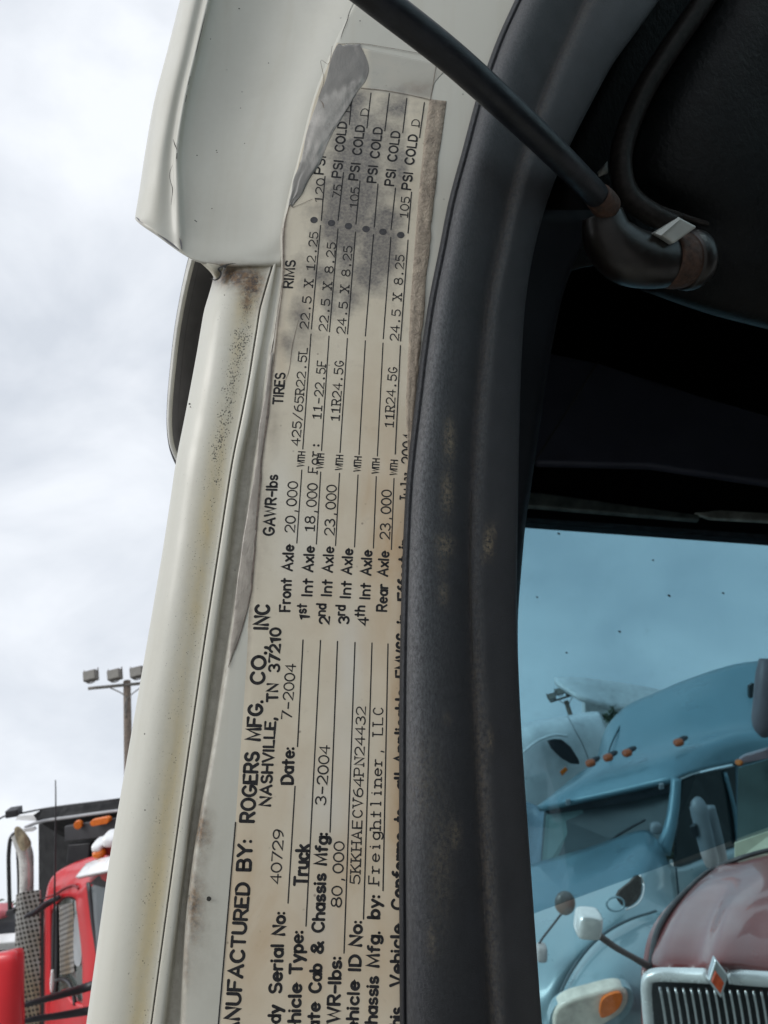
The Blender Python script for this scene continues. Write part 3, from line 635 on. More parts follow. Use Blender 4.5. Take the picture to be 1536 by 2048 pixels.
# torn dirty film left of the sheet
TL = [(705, 540), (780, 531), (850, 519), (940, 510), (1050, 491), (1150, 476), (1250, 466), (1330, 456)]
TR = [(705, 547), (790, 541), (850, 535), (920, 524), (960, 523), (1060, 514), (1120, 508), (1180, 504), (1240, 490), (1300, 470), (1335, 457)]
rows = [[(interp(TL, y)+f*(interp(TR, y)-interp(TL, y))+random.uniform(-1, 1), y, .25+.25*math.sin(f*3.14)) for f in (0, .3, .7, 1)] for y in range(705, 1336, 30)]
surf('torn_film', rows, FILM_D, lab, sub=(4, 4), thick=.0001)
ribbons('film_wrinkle', [(wob([(interp(TR, y)-1, y, .55) for y in range(720, 1320, 20)], 1.4), [1, 2.6, 1.2, 3, 1.4, 3.4, 1.2, 2], 0)], plain('film_edge_grime_dark', (.13, .10, .08), .6, scale=400, var=.5), lab)
# brown adhesive left where the overlay has lifted on the right
k = M_('brown_adhesive_residue')
k.set('Base Color', k.mix(k.mr(k.noise(170, 6, .7, .8), .32, .66), (.37, .305, .23), (.20, .16, .12))).set('Roughness', .6)
k.bump(k.add(k.noise(240, 5, .65, .8), k.mul(k.noise(900, 3), .4)), .7, .0014)
AR = [(198, 892), (260, 884), (340, 874), (400, 868), (500, 858), (600, 849), (700, 840), (800, 830), (900, 822), (960, 818)]
rows = [[(interp(LAB_R, y)-3+f*(interp(AR, y)-interp(LAB_R, y)+3)+random.uniform(-1.5, 1.5)*(f == 1), y+4*f, .28+(.35 if 0 < f < 1 else -.1)+random.uniform(-.1, .1)) for f in (0, .2, .5, .8, 1)] for y in range(198, 960, 18)]
surf('adhesive_residue', rows, k.m, lab, sub=(4, 4), thick=.0003)

# ---- lettering: single-stroke glyphs drawn as flat round-ended ribbons
def A(cx, cy, rx, ry, a0, a1, n=12): return [(cx+rx*math.cos(R(a0+(a1-a0)*i/n)), cy+ry*math.sin(R(a0+(a1-a0)*i/n))) for i in range(n+1)]
X = .66
def bowl(x0, x1, y0, y1): return [(x0, y1)]+A(x1-(y1-y0)/2*.8, (y0+y1)/2, (y1-y0)/2*.8, (y1-y0)/2, 90, -90)+[(x0, y0)]
G = {
 'A': (.7, [[(0, 0), (.35, 1), (.7, 0)], [(.12, .33), (.58, .33)]]),
 'B': (.6, [[(0, 0), (0, 1)], bowl(0, .55, .53, 1), bowl(0, .6, 0, .53)]),
 'C': (.68, [A(.37, .5, .37, .5, 42, 318, 20)]),
 'D': (.66, [[(0, 0), (0, 1)]+A(.25, .5, .41, .5, 90, -90, 16)+[(0, 0)]]),
 'E': (.55, [[(.55, 0), (0, 0), (0, 1), (.55, 1)], [(0, .52), (.46, .52)]]),
 'F': (.55, [[(0, 0), (0, 1), (.55, 1)], [(0, .52), (.45, .52)]]),
 'G': (.72, [A(.37, .5, .37, .5, 42, 345, 20), [(.4, .42), (.73, .42), (.73, .3)]]),
 'H': (.64, [[(0, 0), (0, 1)], [(.64, 0), (.64, 1)], [(0, .52), (.64, .52)]]),
 'I': (.0, [[(0, 0), (0, 1)]]),
 'J': (.45, [[(.45, 1), (.45, .25)]+A(.22, .24, .23, .24, 0, -160)]),
 'K': (.6, [[(0, 0), (0, 1)], [(.58, 1), (0, .4)], [(.2, .58), (.6, 0)]]),
 'L': (.52, [[(0, 1), (0, 0), (.52, 0)]]),
 'M': (.78, [[(0, 0), (.06, 1), (.39, .1), (.72, 1), (.78, 0)]]),
 'N': (.64, [[(0, 0), (0, 1), (.64, 0), (.64, 1)]]),
 'O': (.76, [A(.38, .5, .38, .5, 0, 360, 26)]),
 'P': (.58, [[(0, 0), (0, 1)], bowl(0, .58, .46, 1)]),
 'R': (.6, [[(0, 0), (0, 1)], bowl(0, .58, .48, 1), [(.28, .48), (.6, 0)]]),
 'S': (.58, [A(.29, .745, .26, .255, 35, 245, 12)+A(.29, .255, .29, .255, 75, -150, 14)]),
 'T': (.62, [[(.31, 0), (.31, 1)], [(0, 1), (.62, 1)]]),
 'U': (.62, [[(0, 1), (0, .31)]+A(.31, .31, .31, .31, 180, 360)+[(.62, 1)]]),
 'V': (.68, [[(0, 1), (.34, 0), (.68, 1)]]),
 'W': (.95, [[(0, 1), (.24, 0), (.475, .9), (.71, 0), (.95, 1)]]),
 'X': (.6, [[(0, 0), (.6, 1)], [(0, 1), (.6, 0)]]),
 'Y': (.64, [[(0, 1), (.32, .48), (.64, 1)], [(.32, .48), (.32, 0)]]),
 'a': (.5, [A(.25, X/2, .25, X/2, 0, 360, 18), [(.5, X), (.5, 0)]]),
 'b': (.5, [[(0, 1), (0, 0)], A(.26, X/2, .25, X/2, 0, 360, 18)]),
 'c': (.48, [A(.26, X/2, .26, X/2, 42, 318, 16)]),
 'd': (.5, [[(.5, 1), (.5, 0)], A(.25, X/2, .25, X/2, 0, 360, 18)]),
 'e': (.52, [[(.02, .36), (.52, .36)]+A(.26, X/2, .26, X/2, 5, 315, 18)]),
 'f': (.34, [[(.14, 0), (.14, .8)]+A(.32, .8, .18, .2, 180, 80, 8), [(0, X), (.32, X)]]),
 'g': (.5, [A(.25, X/2, .25, X/2, 0, 360, 18), [(.5, X), (.5, -.1)]+A(.25, -.1, .25, .2, 0, -150, 10)]),
 'h': (.48, [[(0, 0), (0, 1)], A(.24, .42, .24, .24, 180, 0)+[(.48, 0)]]),
 'i': (.0, [[(0, 0), (0, X)], [(0, .92), (0, .94)]]),
 'k': (.46, [[(0, 0), (0, 1)], [(.44, X), (0, .25)], [(.16, .4), (.46, 0)]]),
 'l': (.0, [[(0, 0), (0, 1)]]),
 'm': (.76, [[(0, 0), (0, X)], A(.19, .46, .19, .2, 180, 0)+[(.38, 0)], A(.57, .46, .19, .2, 180, 0)+[(.76, 0)]]),
 'n': (.48, [[(0, 0), (0, X)], A(.24, .42, .24, .24, 180, 0)+[(.48, 0)]]),
 'o': (.52, [A(.26, X/2, .26, X/2, 0, 360, 18)]),
 'p': (.5, [[(0, X), (0, -.32)], A(.25, X/2, .25, X/2, 0, 360, 18)]),
 'r': (.32, [[(0, 0), (0, X)], A(.24, .40, .24, .26, 180, 70, 8)]),
 's': (.44, [A(.22, .485, .19, .175, 35, 245, 10)+A(.22, .165, .22, .165, 75, -150, 12)]),
 't': (.36, [[(.16, 0), (.16, .95)], [(0, X), (.36, X)]]),
 'u': (.48, [[(0, X), (0, .24)]+A(.24, .24, .24, .24, 180, 360), [(.48, X), (.48, 0)]]),
 'x': (.46, [[(0, 0), (.46, X)], [(0, X), (.46, 0)]]),
 'y': (.48, [[(0, X), (.25, 0)], [(.48, X), (.12, -.32)]]),
 '0': (.58, [A(.29, .5, .29, .5, 0, 360, 24)]),
 '1': (.2, [[(0, .78), (.2, 1), (.2, 0)]]),
 '2': (.56, [A(.27, .7, .27, .3, 165, -35, 14)+[(0, 0), (.56, 0)]]),
 '3': (.54, [A(.26, .755, .24, .245, 150, -80, 12), A(.26, .26, .28, .26, 85, -150, 14)]),
 '4': (.6, [[(.44, 0), (.44, 1), (0, .3), (.6, .3)]]),
 '5': (.54, [[(.5, 1), (.08, 1), (.04, .55)]+A(.25, .32, .28, .32, 125, -145, 16)]),
 '6': (.54, [A(.27, .3, .27, .3, 0, 360, 18), [(.02, .38)]+A(.46, .4, .44, .6, 175, 95, 8)]),
 '7': (.54, [[(0, 1), (.54, 1), (.16, 0)]]),
 '8': (.54, [A(.27, .755, .23, .245, 0, 360, 18), A(.27, .26, .27, .26, 0, 360, 18)]),
 '9': (.54, [A(.27, .7, .27, .3, 0, 360, 18), [(.54, .62)]+A(.08, .6, .44, .6, 0, -80, 8)]),
 '.': (.0, [[(0, .02), (0, .06)]]), ',': (.06, [[(.06, .08), (.05, -.04), (0, -.2)]]), ':': (.0, [[(0, .08), (0, .11)], [(0, .56), (0, .59)]]),
 '-': (.4, [[(0, .42), (.4, .42)]]), '/': (.5, [[(0, -.1), (.5, 1.1)]]),
 '&': (.66, [[(.66, 0), (.1, .72)]+A(.28, .8, .18, .2, 200, -30, 12)+[(.06, .36)]+A(.26, .22, .24, .22, 150, 300, 8)+[(.62, .42)]]),
}
SER = set('FLEHKNPAVXRriehghtlnoyJuGDCM')
class Ink:
    def __init__(s): s.v = []; s.f = []
    def stroke(s, pts, w):
        pts = [p for i, p in enumerate(pts) if i == 0 or (p-pts[i-1]).length > 1e-7]
        if len(pts) < 2: return
        n = len(pts); b = len(s.v); h = w/2
        for i in range(n):
            a, c = pts[max(i-1, 0)], pts[min(i+1, n-1)]
            t = (c-a).normalized(); sd_ = Vector((-t.y, t.x, 0)); k_ = h
            if 0 < i < n-1:
                t1 = (pts[i]-a).normalized(); cs = max(.55, abs(t1.dot(t))); k_ = h/cs
            s.v += [pts[i]+sd_*k_, pts[i]-sd_*k_]
        s.f += [(b+2*i, b+2*i+1, b+2*i+3, b+2*i+2) for i in range(n-1)]
        for p in (pts[0], pts[-1]): s.dot(p, h)
    def dot(s, p, r, n=10):
        b = len(s.v)
        s.v += [p+Vector((r*math.cos(2*math.pi*i/n), r*math.sin(2*math.pi*i/n), 0.000004)) for i in range(n)]
        s.f.append(tuple(range(b, b+n)))
    def build(s, name, mat):
        return mk(name, s.v, s.f, mat, lab, near=True, smooth=False) if s.v else None
ZT = .36
def text(ink, st, x0, y0, x1, y1, h, sw=.15, typed=False, jit=.012, gap=.24):
    a = Q(x0, y0, ZT); e = Q(x1, y1, ZT)
    L = (e-a).length; ex = (e-a).normalized(); ey = Vector((-ex.y, ex.x, 0))
    hm = h*((Q((x0+x1)/2+1, (y0+y1)/2, ZT)-Q((x0+x1)/2, (y0+y1)/2, ZT)).length)
    if typed:
        cell = L/(len(st)-.12); pos = [(i*cell) for i in range(len(st))]; sx = None
    else:
        adv = []; x = 0
        for i, ch in enumerate(st):
            adv.append(x); x += (.45 if ch == ' ' else G[ch][0]+gap+(.06 if ch in '.,:iIl1' else 0))
        tot = max(.05, x-gap); sx = L/tot
    w = sw*hm
    for i, ch in enumerate(st):
        if ch == ' ': continue
        gw, strokes = G[ch]
        dy = random.uniform(-jit, jit)*hm; dx = 0
        if typed:
            s_ = (.66 if ch in SER else .78)*cell/max(gw, .52) if gw > .25 else cell*.9; ox = pos[i]+(cell*.88-gw*s_)/2
            S = [list(p) for p in strokes]
            if ch == '1': S = [[(0, .8), (.24, 1), (.24, 0)], [(-.02, 0), (.5, 0)]]; ox = pos[i]+cell*.16; s_ = cell*1.2
            elif ch in SER:
                up = 1.0 if ch.isupper() or ch in 'hltikb' else X
                for p in strokes:
                    for q, r_ in ((p[0], p[1]), (p[-1], p[-2])):
                        if abs(q[0]-r_[0]) < abs(q[1]-r_[1])*.9 and (abs(q[1]) < .02 or abs(q[1]-up) < .02 or abs(q[1]-X) < .02) and ch not in 'oegCGu':
                            if q[1] > .1 and ch.islower(): S.append([(q[0]-.16, q[1]), (q[0], q[1])])
                            else: S.append([(q[0]-.15, q[1]), (q[0]+.15, q[1])])
            strokes = S
        else: s_ = sx; ox = adv[i]*sx
        if typed and ch in '.:':
            for p in strokes: ink.dot(a+ex*(ox+p[0][0]*s_)+ey*((p[0][1]+.04)*hm), w*.95)
            continue
        for p in strokes:
            ink.stroke([a+ex*(ox+q[0]*s_)+ey*(q[1]*hm+dy) for q in p], w*random.uniform(.92, 1.08))
PR, TY, RU, BU = Ink(), Ink(), Ink(), Ink()
HB = .235
for t in [("MANUFACTURED", 472, 2105, 499, 1768, 26), ("BY:", 500, 1740, 504, 1681, 26), ("ROGERS", 507, 1643, 517, 1506, 26), ("MFG.", 519, 1480, 525, 1402, 26), ("CO.,", 527, 1367, 533, 1293, 26), ("INC", 535, 1257, 538, 1211, 26)]:
    text(PR, *t, sw=HB)
for t in [("NASHVILLE,", 540, 1611, 551, 1436, 20), ("TN", 554, 1402, 555, 1368, 20), ("37210", 558, 1343, 561, 1257, 20), ("Body", 558, 2088, 561, 2012, 23), ("Serial", 562, 1985, 566, 1890, 23), ("No:", 568, 1869, 570, 1825, 22), ("Date:", 585, 1567, 588, 1496, 22),
          ("Vehicle", 598, 2092, 602, 1969, 23), ("Type:", 603, 1946, 606, 1863, 23), ("Truck", 613, 1770, 617, 1691, 24), ("Date", 637, 2082, 639, 2007, 22), ("Cab", 641, 1984, 643, 1930, 22), ("&", 645, 1906, 646, 1885, 22), ("Chassis", 647, 1863, 651, 1749, 22), ("Mfg:", 652, 1729, 655, 1667, 22),
          ("GVWR-lbs:", 676, 2100, 682, 1915, 23), ("Vehicle", 714, 2088, 718, 1964, 22), ("ID", 720, 1940, 721, 1912, 22), ("No:", 722, 1891, 724, 1843, 22), ("Chassis", 752, 2070, 756, 1955, 22), ("Mfg.", 757, 1933, 759, 1864, 22), ("by:", 758, 1836, 760, 1792, 22),
          ("This", 803, 2072, 804, 2017, 23), ("Vehicle", 804, 1972, 806, 1851, 23), ("Conforms", 807, 1818, 811, 1668, 23), ("to", 811, 1642, 811, 1620, 22), ("all", 811, 1578, 812, 1547, 22), ("Applicable", 812, 1526, 814, 1380, 22), ("FMVSS", 814, 1354, 816, 1268, 22), ("in", 816, 1246, 817, 1230, 22), ("Effect", 818, 1200, 820, 1115, 22), ("in", 820, 1096, 821, 1080, 22)]:
    text(PR, *t, sw=.25)
for t in [("GAWR-lbs", 547, 1070, 555, 951, 20), ("TIRES", 564.5, 808, 570, 747, 18.5), ("RIMS", 584.5, 575, 590.5, 522, 18.5),
          ("Front", 579, 1222, 582, 1158, 19.5), ("Axle", 584, 1141, 587, 1091, 19.5), ("1", 617.5, 1238, 618, 1232, 19), ("st", 611.5, 1226, 612.5, 1209, 18), ("Int", 623, 1191, 625, 1159, 19), ("Axle", 625, 1143, 628, 1094, 19),
          ("2", 658, 1247, 658.5, 1234, 19), ("nd", 650, 1231, 651.5, 1209, 18), ("Int", 662, 1191, 664, 1161, 19), ("Axle", 664, 1144, 667, 1095, 19), ("3", 697, 1247, 697.5, 1234, 19), ("rd", 689, 1230, 690, 1212, 18), ("Int", 700, 1195, 702, 1164, 19), ("Axle", 702, 1148, 705, 1099, 19),
          ("4", 735.5, 1250, 736, 1236, 19), ("th", 728, 1233, 729, 1213, 18), ("Int", 739, 1197, 740.5, 1168, 19), ("Axle", 741, 1150, 743.5, 1102, 19), ("Rear", 773, 1222, 775, 1170, 19), ("Axle", 774.5, 1152, 777.5, 1104, 19),
          ("PSI", 646, 348, 651, 313, 17), ("PSI", 681, 355, 686, 322, 17), ("COLD", 687, 303, 693.5, 245, 17), ("PSI", 715, 360, 720, 327, 17), ("COLD", 722, 309.5, 729, 252, 17), ("PSI", 751.5, 365, 755, 332, 17), ("COLD", 757.5, 316, 764.5, 256, 17), ("PSI", 787, 371, 791, 340, 17), ("COLD", 792.5, 322.5, 800, 264, 17), ("PSI", 820.5, 379, 825, 346, 17), ("COLD", 826.5, 329, 835, 271, 17)]:
    text(PR, *t, sw=.225)
for t in [("WITH", 607.5, 933, 610, 904, 13), ("WITH", 645.5, 937, 648, 908, 13), ("WITH", 684, 940, 686, 911, 13), ("WITH", 720.5, 943, 722.5, 914, 13), ("WITH", 757, 947, 759, 918, 13), ("WITH", 793, 950, 795, 921, 13)]:
    text(PR, *t, sw=.2, gap=.16)
for t in [("40729", 561, 1768, 567, 1659, 20), ("7-2004", 582.5, 1439, 591, 1328, 19.5), ("3-2004", 651, 1611, 659.5, 1491, 20), ("80,000", 682.5, 1815, 688.5, 1683, 20), ("5KKHAECV64PN24432", 719.5, 1769, 731, 1413, 18.5), ("Freightliner, LLC", 757.5, 1770, 766, 1414, 19.5), ("July", 821, 1008, 824, 945, 21), ("2004", 824, 928, 828, 868, 21),
          ("20,000", 588.5, 1065, 595.5, 963, 19), ("18,000", 628, 1064, 635, 967, 19), ("23,000", 668, 1071, 673, 970, 19), ("23,000", 779, 1079, 783, 980, 19),
          ("For:", 634, 947, 639.5, 884, 18), ("425/65R22.5L", 599, 892, 615, 695, 16.5), ("11-22.5F", 641.5, 839, 652, 721, 17), ("11R24.5G", 678, 843, 687, 721, 17), ("11R24.5G", 786, 856, 794, 734, 17),
          ("22.5 X 12.25", 616, 658, 636.5, 464, 16.5), ("22.5 X 8.25", 654, 663, 671.5, 485, 16.5), ("24.5 X 8.25", 690, 668, 704.5, 492, 16.5), ("24.5 X 8.25", 796.5, 682, 808.5, 510, 16.5),
          ("120", 645, 406, 650, 357, 16), ("75", 681, 396, 684.5, 370, 16), ("105", 715, 417, 719, 375, 16), ("105", 815, 437, 819.5, 394, 16), ("D", 700.5, 226, 703.5, 206, 15), ("D", 735.5, 234, 738, 216, 15), ("D", 838, 254, 840, 238, 15)]:
    text(TY, *t, sw=.15, typed=True)
RUA, RUB = Ink(), Ink()
def rl(a, b, w=2.3):
    p, q = Q(*a, ZT-.01), Q(*b, ZT-.01)
    RU.stroke([p, p*.66+q*.34, p*.33+q*.67, q], w*(Q(a[0]+1, a[1], ZT)-Q(*a, ZT)).length)
for a, b in [((576, 1806), (590, 1573)), ((595, 1493), (606, 1280)), ((612, 1852), (641, 1281)), ((660, 1664), (675, 1283)), ((688, 1906), (710, 1285)), ((727, 1838), (744, 1286)), ((766, 1781), (776, 1288)), 
             ((593.6, 1086), (603.6, 940)), ((632.7, 1088), (641.4, 944)), ((671, 1091), (679, 946.6)), ((709, 1094), (716, 950)), ((746.8, 1096), (752.5, 953)), ((782.7, 1099), (788, 957)),
             ((605.5, 898), (622, 668)), ((643, 901), (658, 672)), ((680, 905), (694.8, 677)), ((718, 909), (730.7, 681.5)), ((754.7, 912), (766, 686)), ((790.4, 908), (800.8, 691)),
             ((622.7, 658), (641, 451)), ((658.9, 663.5), (676, 457.6)), ((695, 668), (711, 464)), ((730.7, 672), (747, 469)), ((766.4, 677.6), (781.7, 474.6)), ((801, 682), (816, 480)),
             ((642.6, 441), (650, 353)), ((676, 441), (687, 345)), ((711.7, 448), (720, 361.6)), ((748.5, 454), (756, 368)), ((782, 459), (791, 376)), ((816, 466), (823, 384)),
             ((698.6, 249), (703.8, 196)), ((733.8, 256), (742, 186)), ((769.6, 262), (778.8, 187)), ((805.5, 265.5), (813.6, 197)), ((839, 275), (848.8, 205))]:
    RU = RUA if a[1] > 1200 else RUB
    rl(a, b, 2.8 if a[1] > 1200 else 2.35)
for x, y in [(628, 440), (663, 446), (697, 452), (732, 458), (766, 463.5), (801.5, 470)]:
    p = Q(x, y, ZT); r = 7.6*(Q(x+1, y, ZT)-p).length
    BU.dot(p, r, 20)
RU2 = RU; RU = Ink(); rl((434, 2080), (471, 1645), 2.9); RU.build('border_line', INK); RU = RU2
PR.build('printed_lettering', INK); TY.build('typed_lettering', TYPE); RUA.build('form_rules', INK); RUB.build('table_rules', INK)
BU.build('punched_bullets', plain('faded_bullet_ink', (.03, .028, .03), .5, scale=900, var=.5))
# ------------------------------------------------------------ background materials
RED = plain('red_truck_paint', (.58, .012, .02), .35, coat=.2, var=.12, scale=3)
CHROME = plain('chrome', (.78, .79, .80), .12, 1, scale=6)
DULLCHROME = plain('weathered_chrome', (.74, .73, .70), .3, .4, scale=9, var=.35)
WHITEP = plain('white_enamel', (.80, .80, .80), .3, coat=.4, scale=5)
BLACKP = plain('black_steel', (.010, .010, .011), .9, scale=5, var=.4)
BLACKM = plain('black_plastic', (.03, .03, .034), .45, scale=9)
AMBER = plain('amber_lens', (.70, .16, .015), .25, scale=30)
GREYM = plain('grey_metal', (.32, .32, .33), .5, .3, scale=6)
BLUE = plain('pale_blue_metallic_paint', (.20, .325, .375), .32, .2, coat=.45, scale=1.5, var=.06)
MAROON = plain('maroon_paint', (.20, .052, .05), .34, coat=.6, scale=2, var=.1)
DGLASS = plain('dark_window_glass', (.025, .03, .032), .08, coat=.6, scale=3)
GGLASS = plain('greenish_window_glass', (.10, .13, .12), .1, coat=.5, scale=2, var=.4)
TEAL = plain('painted_reflection_teal', (.20, .28, .27), .4, scale=2, var=.2)
LENS = plain('headlight_lens', (.62, .60, .52), .15, scale=12, var=.25, coat=.5)
WOOD = plain('weathered_pole_wood', (.16, .125, .10), .8, scale=9, var=.3)
LAMPM = plain('floodlight_housing', (.17, .155, .14), .6, scale=6, var=.3)
ASPH = plain('pale_gravel', (.24, .235, .22), .9, scale=2, var=.35, bump=.3)
LEAF = plain('dark_leaves', (.035, .055, .02), .6, scale=3, var=.5)
BARK = plain('bark', (.09, .065, .045), .9, scale=9, var=.4)

def ground_thing(name, p, label, cat, group=None):
    q = P(*p); q.z = 0
    t = thing(name, q, label, cat, group); WM[t.name] = Matrix.Translation(q); return t
v = [Vector((-1500, -1500, 0)), Vector((1500, -1500, 0)), Vector((1500, 1500, 0)), Vector((-1500, 1500, 0))]
tag(mk('ground', v, [(0, 1, 2, 3)], ASPH, smooth=False), 'pale grey gravel yard under the parked trucks', 'ground', kind='structure')

# ------------------------------------------------------------ red dump truck
dt_ = ground_thing('dump_truck', (140, 1900, 5.8), 'red dump truck with black tipper body, white visor and bent chrome exhaust stack', 'truck')
# tipper body: bulkhead, shield over the cab, lit front panel
bh = slab('dump_body', [(76, 1648, 6.9), (150, 1640, 6.6), (262, 1622, 6.2), (330, 1618, 5.9), (330, 2080, 5.9), (78, 2080, 6.9)], BLACKP, dt_, thick=.12, bevel=.01)
slab('cab_shield', [(69, 1631, 6.5), (84, 1617, 6.6), (120, 1610, 6.5), (262, 1596, 6.0), (330, 1588, 5.8), (330, 1608, 5.7), (240, 1619, 6.0), (72, 1641, 6.5)], BLACKP, dt_, thick=.5, bevel=.01)
tube('shield_edge', [(50, 1655, 6.45), (75, 1645, 6.45), (150, 1633, 6.2), (240, 1621, 5.95), (330, 1611, 5.7)], .014, GREYM, dt_, seg=8)
sp_ = slab('light_panel', [(128, 1653, 6.2), (262, 1632, 5.85), (330, 1622, 5.7), (330, 1664, 5.7), (240, 1672, 5.9), (129, 1683, 6.2)], plain('dark_panel', (.045, .045, .05), .5), dt_, thick=.05, bevel=.008)
slab('marker_light', [(155+8.5*math.cos(a*.524), 1651+8.5*math.sin(a*.524), 6.06) for a in range(12)], AMBER, sp_, thick=.04, bevel=.006)
slab('marker_light', [(184, 1640, 5.97), (211, 1635, 5.9), (217, 1637, 5.9), (218, 1643, 5.9), (213, 1648, 5.9), (186, 1653, 5.97), (180, 1651, 5.97), (179, 1645, 5.97)], AMBER, sp_, thick=.04, bevel=.006)
slab('bulkhead_bracket', [(136, 1690, 6.35), (180, 1686, 6.25), (176, 1722, 6.25), (132, 1726, 6.35)], BLACKM, bh, thick=.06, bevel=.01)  # small black plate on the bulkhead
slab('reflective_strip', [(46, 1658, 6.4), (68, 1654, 6.4), (72, 1659, 6.4), (66, 1663, 6.4), (50, 1664, 6.4)], WHITEP, dt_, thick=.02)
slab('tarp_housing_edge', [(30, 1640, 6.7), (72, 1642, 6.65), (72, 1630, 6.65), (84, 1622, 6.65), (36, 1632, 6.7)], WHITEP, dt_, thick=.02)
tube('tarp_cable', [(-30, 1655, 6.4), (-5, 1640, 6.4), (10, 1632, 6.4), (35, 1628, 6.4), (85, 1618, 6.4), (240, 1598, 6.0)], .008, BLACKM, dt_, seg=8)
slab('tarp_motor', [(9, 1623, 6.3), (34, 1619, 6.3), (35, 1634, 6.3), (10, 1638, 6.3)], BLACKM, dt_, thick=.1, bevel=.01)
# exhaust stack with slash-cut tip, heat shield
ex = tube('exhaust_stack', [(33, 1668, 6.2), (42, 1685, 6.2), (51, 1708, 6.2), (53, 1740, 6.2), (53, 1800, 6.2), (53, 2080, 6.2)], [.044, .055, .058, .056, .055, .055], DULLCHROME, dt_, seg=24, k=6, caps=False)
slab('exhaust_tip', [(29, 1656, 6.14), (36, 1655, 6.12), (52, 1672, 6.11), (60, 1690, 6.12), (54, 1698, 6.10), (44, 1702, 6.10), (36, 1690, 6.11), (30, 1672, 6.13)], plain('sooty_stain', (.30, .25, .17), .5, .5, scale=20, var=.6), ex, thick=.02, smooth_k=3)
k = M_('perforated_heat_shield')
uvw = k.n('ShaderNodeMapping', {0: k.obj(), 'Rotation': (0, 0, 0), 'Scale': (1, 1, 1)}).outputs[0]
sx_ = k.n('ShaderNodeSeparateXYZ', {0: uvw})
w1 = k.n('ShaderNodeMath', {0: k.mul(k.add(sx_.outputs[0], sx_.outputs[2]), 92)}, operation='SINE').outputs[0]
w2 = k.n('ShaderNodeMath', {0: k.mul(k.add(sx_.outputs[0], k.mul(sx_.outputs[2], -1)), 92)}, operation='SINE').outputs[0]
hole = k.mr(k.mul(w1, w2), .10, .28)
basec = k.mix(k.mul(k.mr(k.noise(3, 4), .45, .62), .8), (.42, .41, .39), (.30, .22, .13))
k.set('Base Color', k.mix(hole, basec, (.05, .045, .04))).set('Metallic', .5).set('Roughness', .4)
slab('heat_shield', [(32, 1790, 6.02), (45, 1784, 5.98), (80, 1781, 6.0), (80, 2100, 6.0), (36, 2100, 5.98), (28, 2000, 6.02)], k.m, ex, thick=.01)
# cab
surf('cab_roof', [[(90, 1800, 6.1), (97, 1768, 6.05), (112, 1746, 5.95), (140, 1729, 5.85), (165, 1719, 5.7), (190, 1712, 5.4), (250, 1702, 5.1), (330, 1695, 4.9)],
                  [(90, 1812, 6.02), (101, 1788, 5.95), (118, 1770, 5.8), (145, 1756, 5.62), (168, 1748, 5.42), (192, 1740, 5.2), (250, 1735, 4.95), (330, 1730, 4.75)],
                  [(91, 1840, 6.0), (110, 1812, 5.9), (122, 1797, 5.77), (143, 1794, 5.6), (156, 1800, 5.47), (172, 1786, 5.33), (250, 1776, 5.0), (330, 1770, 4.8)]], RED, dt_, near=False, sub=(6, 6), thick=.05)
tube('roof_gutter', [(93, 1795, 5.93), (112, 1787, 5.83), (130, 1776, 5.68), (150, 1771, 5.5), (157, 1778, 5.45)], .008, plain('dark_red_seam', (.2, .012, .018), .5), dt_, seg=8)
surf('rear_pillar', [[(88, y, 6.05), (94, y, 5.97), (101, y, 5.94), (106, y, 5.95)] for y in (1800, 1850, 1900, 1960, 2030, 2100)], RED, dt_, near=False, sub=(4, 3), thick=.05)
surf('front_pillar', [[(150, 1786, 5.5), (163, 1775, 5.36), (173, 1764, 5.30)], [(153, 1815, 5.46), (166, 1812, 5.34), (178, 1806, 5.28)], [(158, 1858, 5.44), (171, 1856, 5.33), (184, 1850, 5.26)], [(164, 1917, 5.40), (178, 1914, 5.3), (193, 1905, 5.22)], [(165, 1965, 5.38), (180, 1962, 5.28), (205, 1955, 5.18)], [(165, 2100, 5.36), (185, 2100, 5.26), (215, 2100, 5.16)]], RED, dt_, near=False, sub=(5, 5), thick=.06)
dr = surf('door', [[(96, 2003, 5.96), (115, 1986, 5.8), (128, 1980, 5.7), (140, 2000, 5.58), (168, 2012, 5.36)], [(95, 2030, 5.94), (118, 2025, 5.76), (130, 2022, 5.66), (145, 2030, 5.55), (170, 2035, 5.34)], [(95, 2100, 5.94), (118, 2100, 5.76), (130, 2100, 5.66), (145, 2100, 5.55), (170, 2100, 5.34)]], RED, dt_, near=False, sub=(4, 4), thick=.05)
wd = slab('side_window', [(104, 1812, 6.0), (118, 1800, 5.88), (138, 1795, 5.7), (152, 1801, 5.55), (158, 1850, 5.5), (165, 1920, 5.45), (167, 2020, 5.42), (104, 2020, 6.0)], plain('side_glass', (.075, .088, .082), .1, coat=.5, scale=6, var=.5), dt_, thick=.03, bevel=.004)
surf('window_rubber', [[(103, 1830, 5.95), (113, 1808, 5.87)], [(102, 1880, 5.94), (114, 1870, 5.86)], [(102, 1960, 5.94), (113, 1955, 5.86)], [(102, 2010, 5.94), (109, 2008, 5.9)]], BLACKM, wd, near=False, sub=(2, 4), thick=.01)
slab('seat_back', [(150, 1830, 5.52), (157, 1835, 5.5), (163, 1915, 5.43), (158, 1932, 5.44), (149, 1928, 5.48), (147, 1880, 5.5)], plain('pale_grey_trim', (.34, .36, .37), .5), wd, thick=.02, smooth_k=3)
tube('steering_wheel', [(110, 1962, 5.80), (124, 1958, 5.72), (138, 1966, 5.62), (146, 1985, 5.55), (150, 2010, 5.5)], .014, BLACKM, wd, seg=10)
slab('shield_reflection', [(118, 1810, 5.83), (146, 1806, 5.6), (148, 1945, 5.56), (120, 1950, 5.80)], k.m, wd, thick=.004)  # perforated plate added as the heat shield's reflection in the window
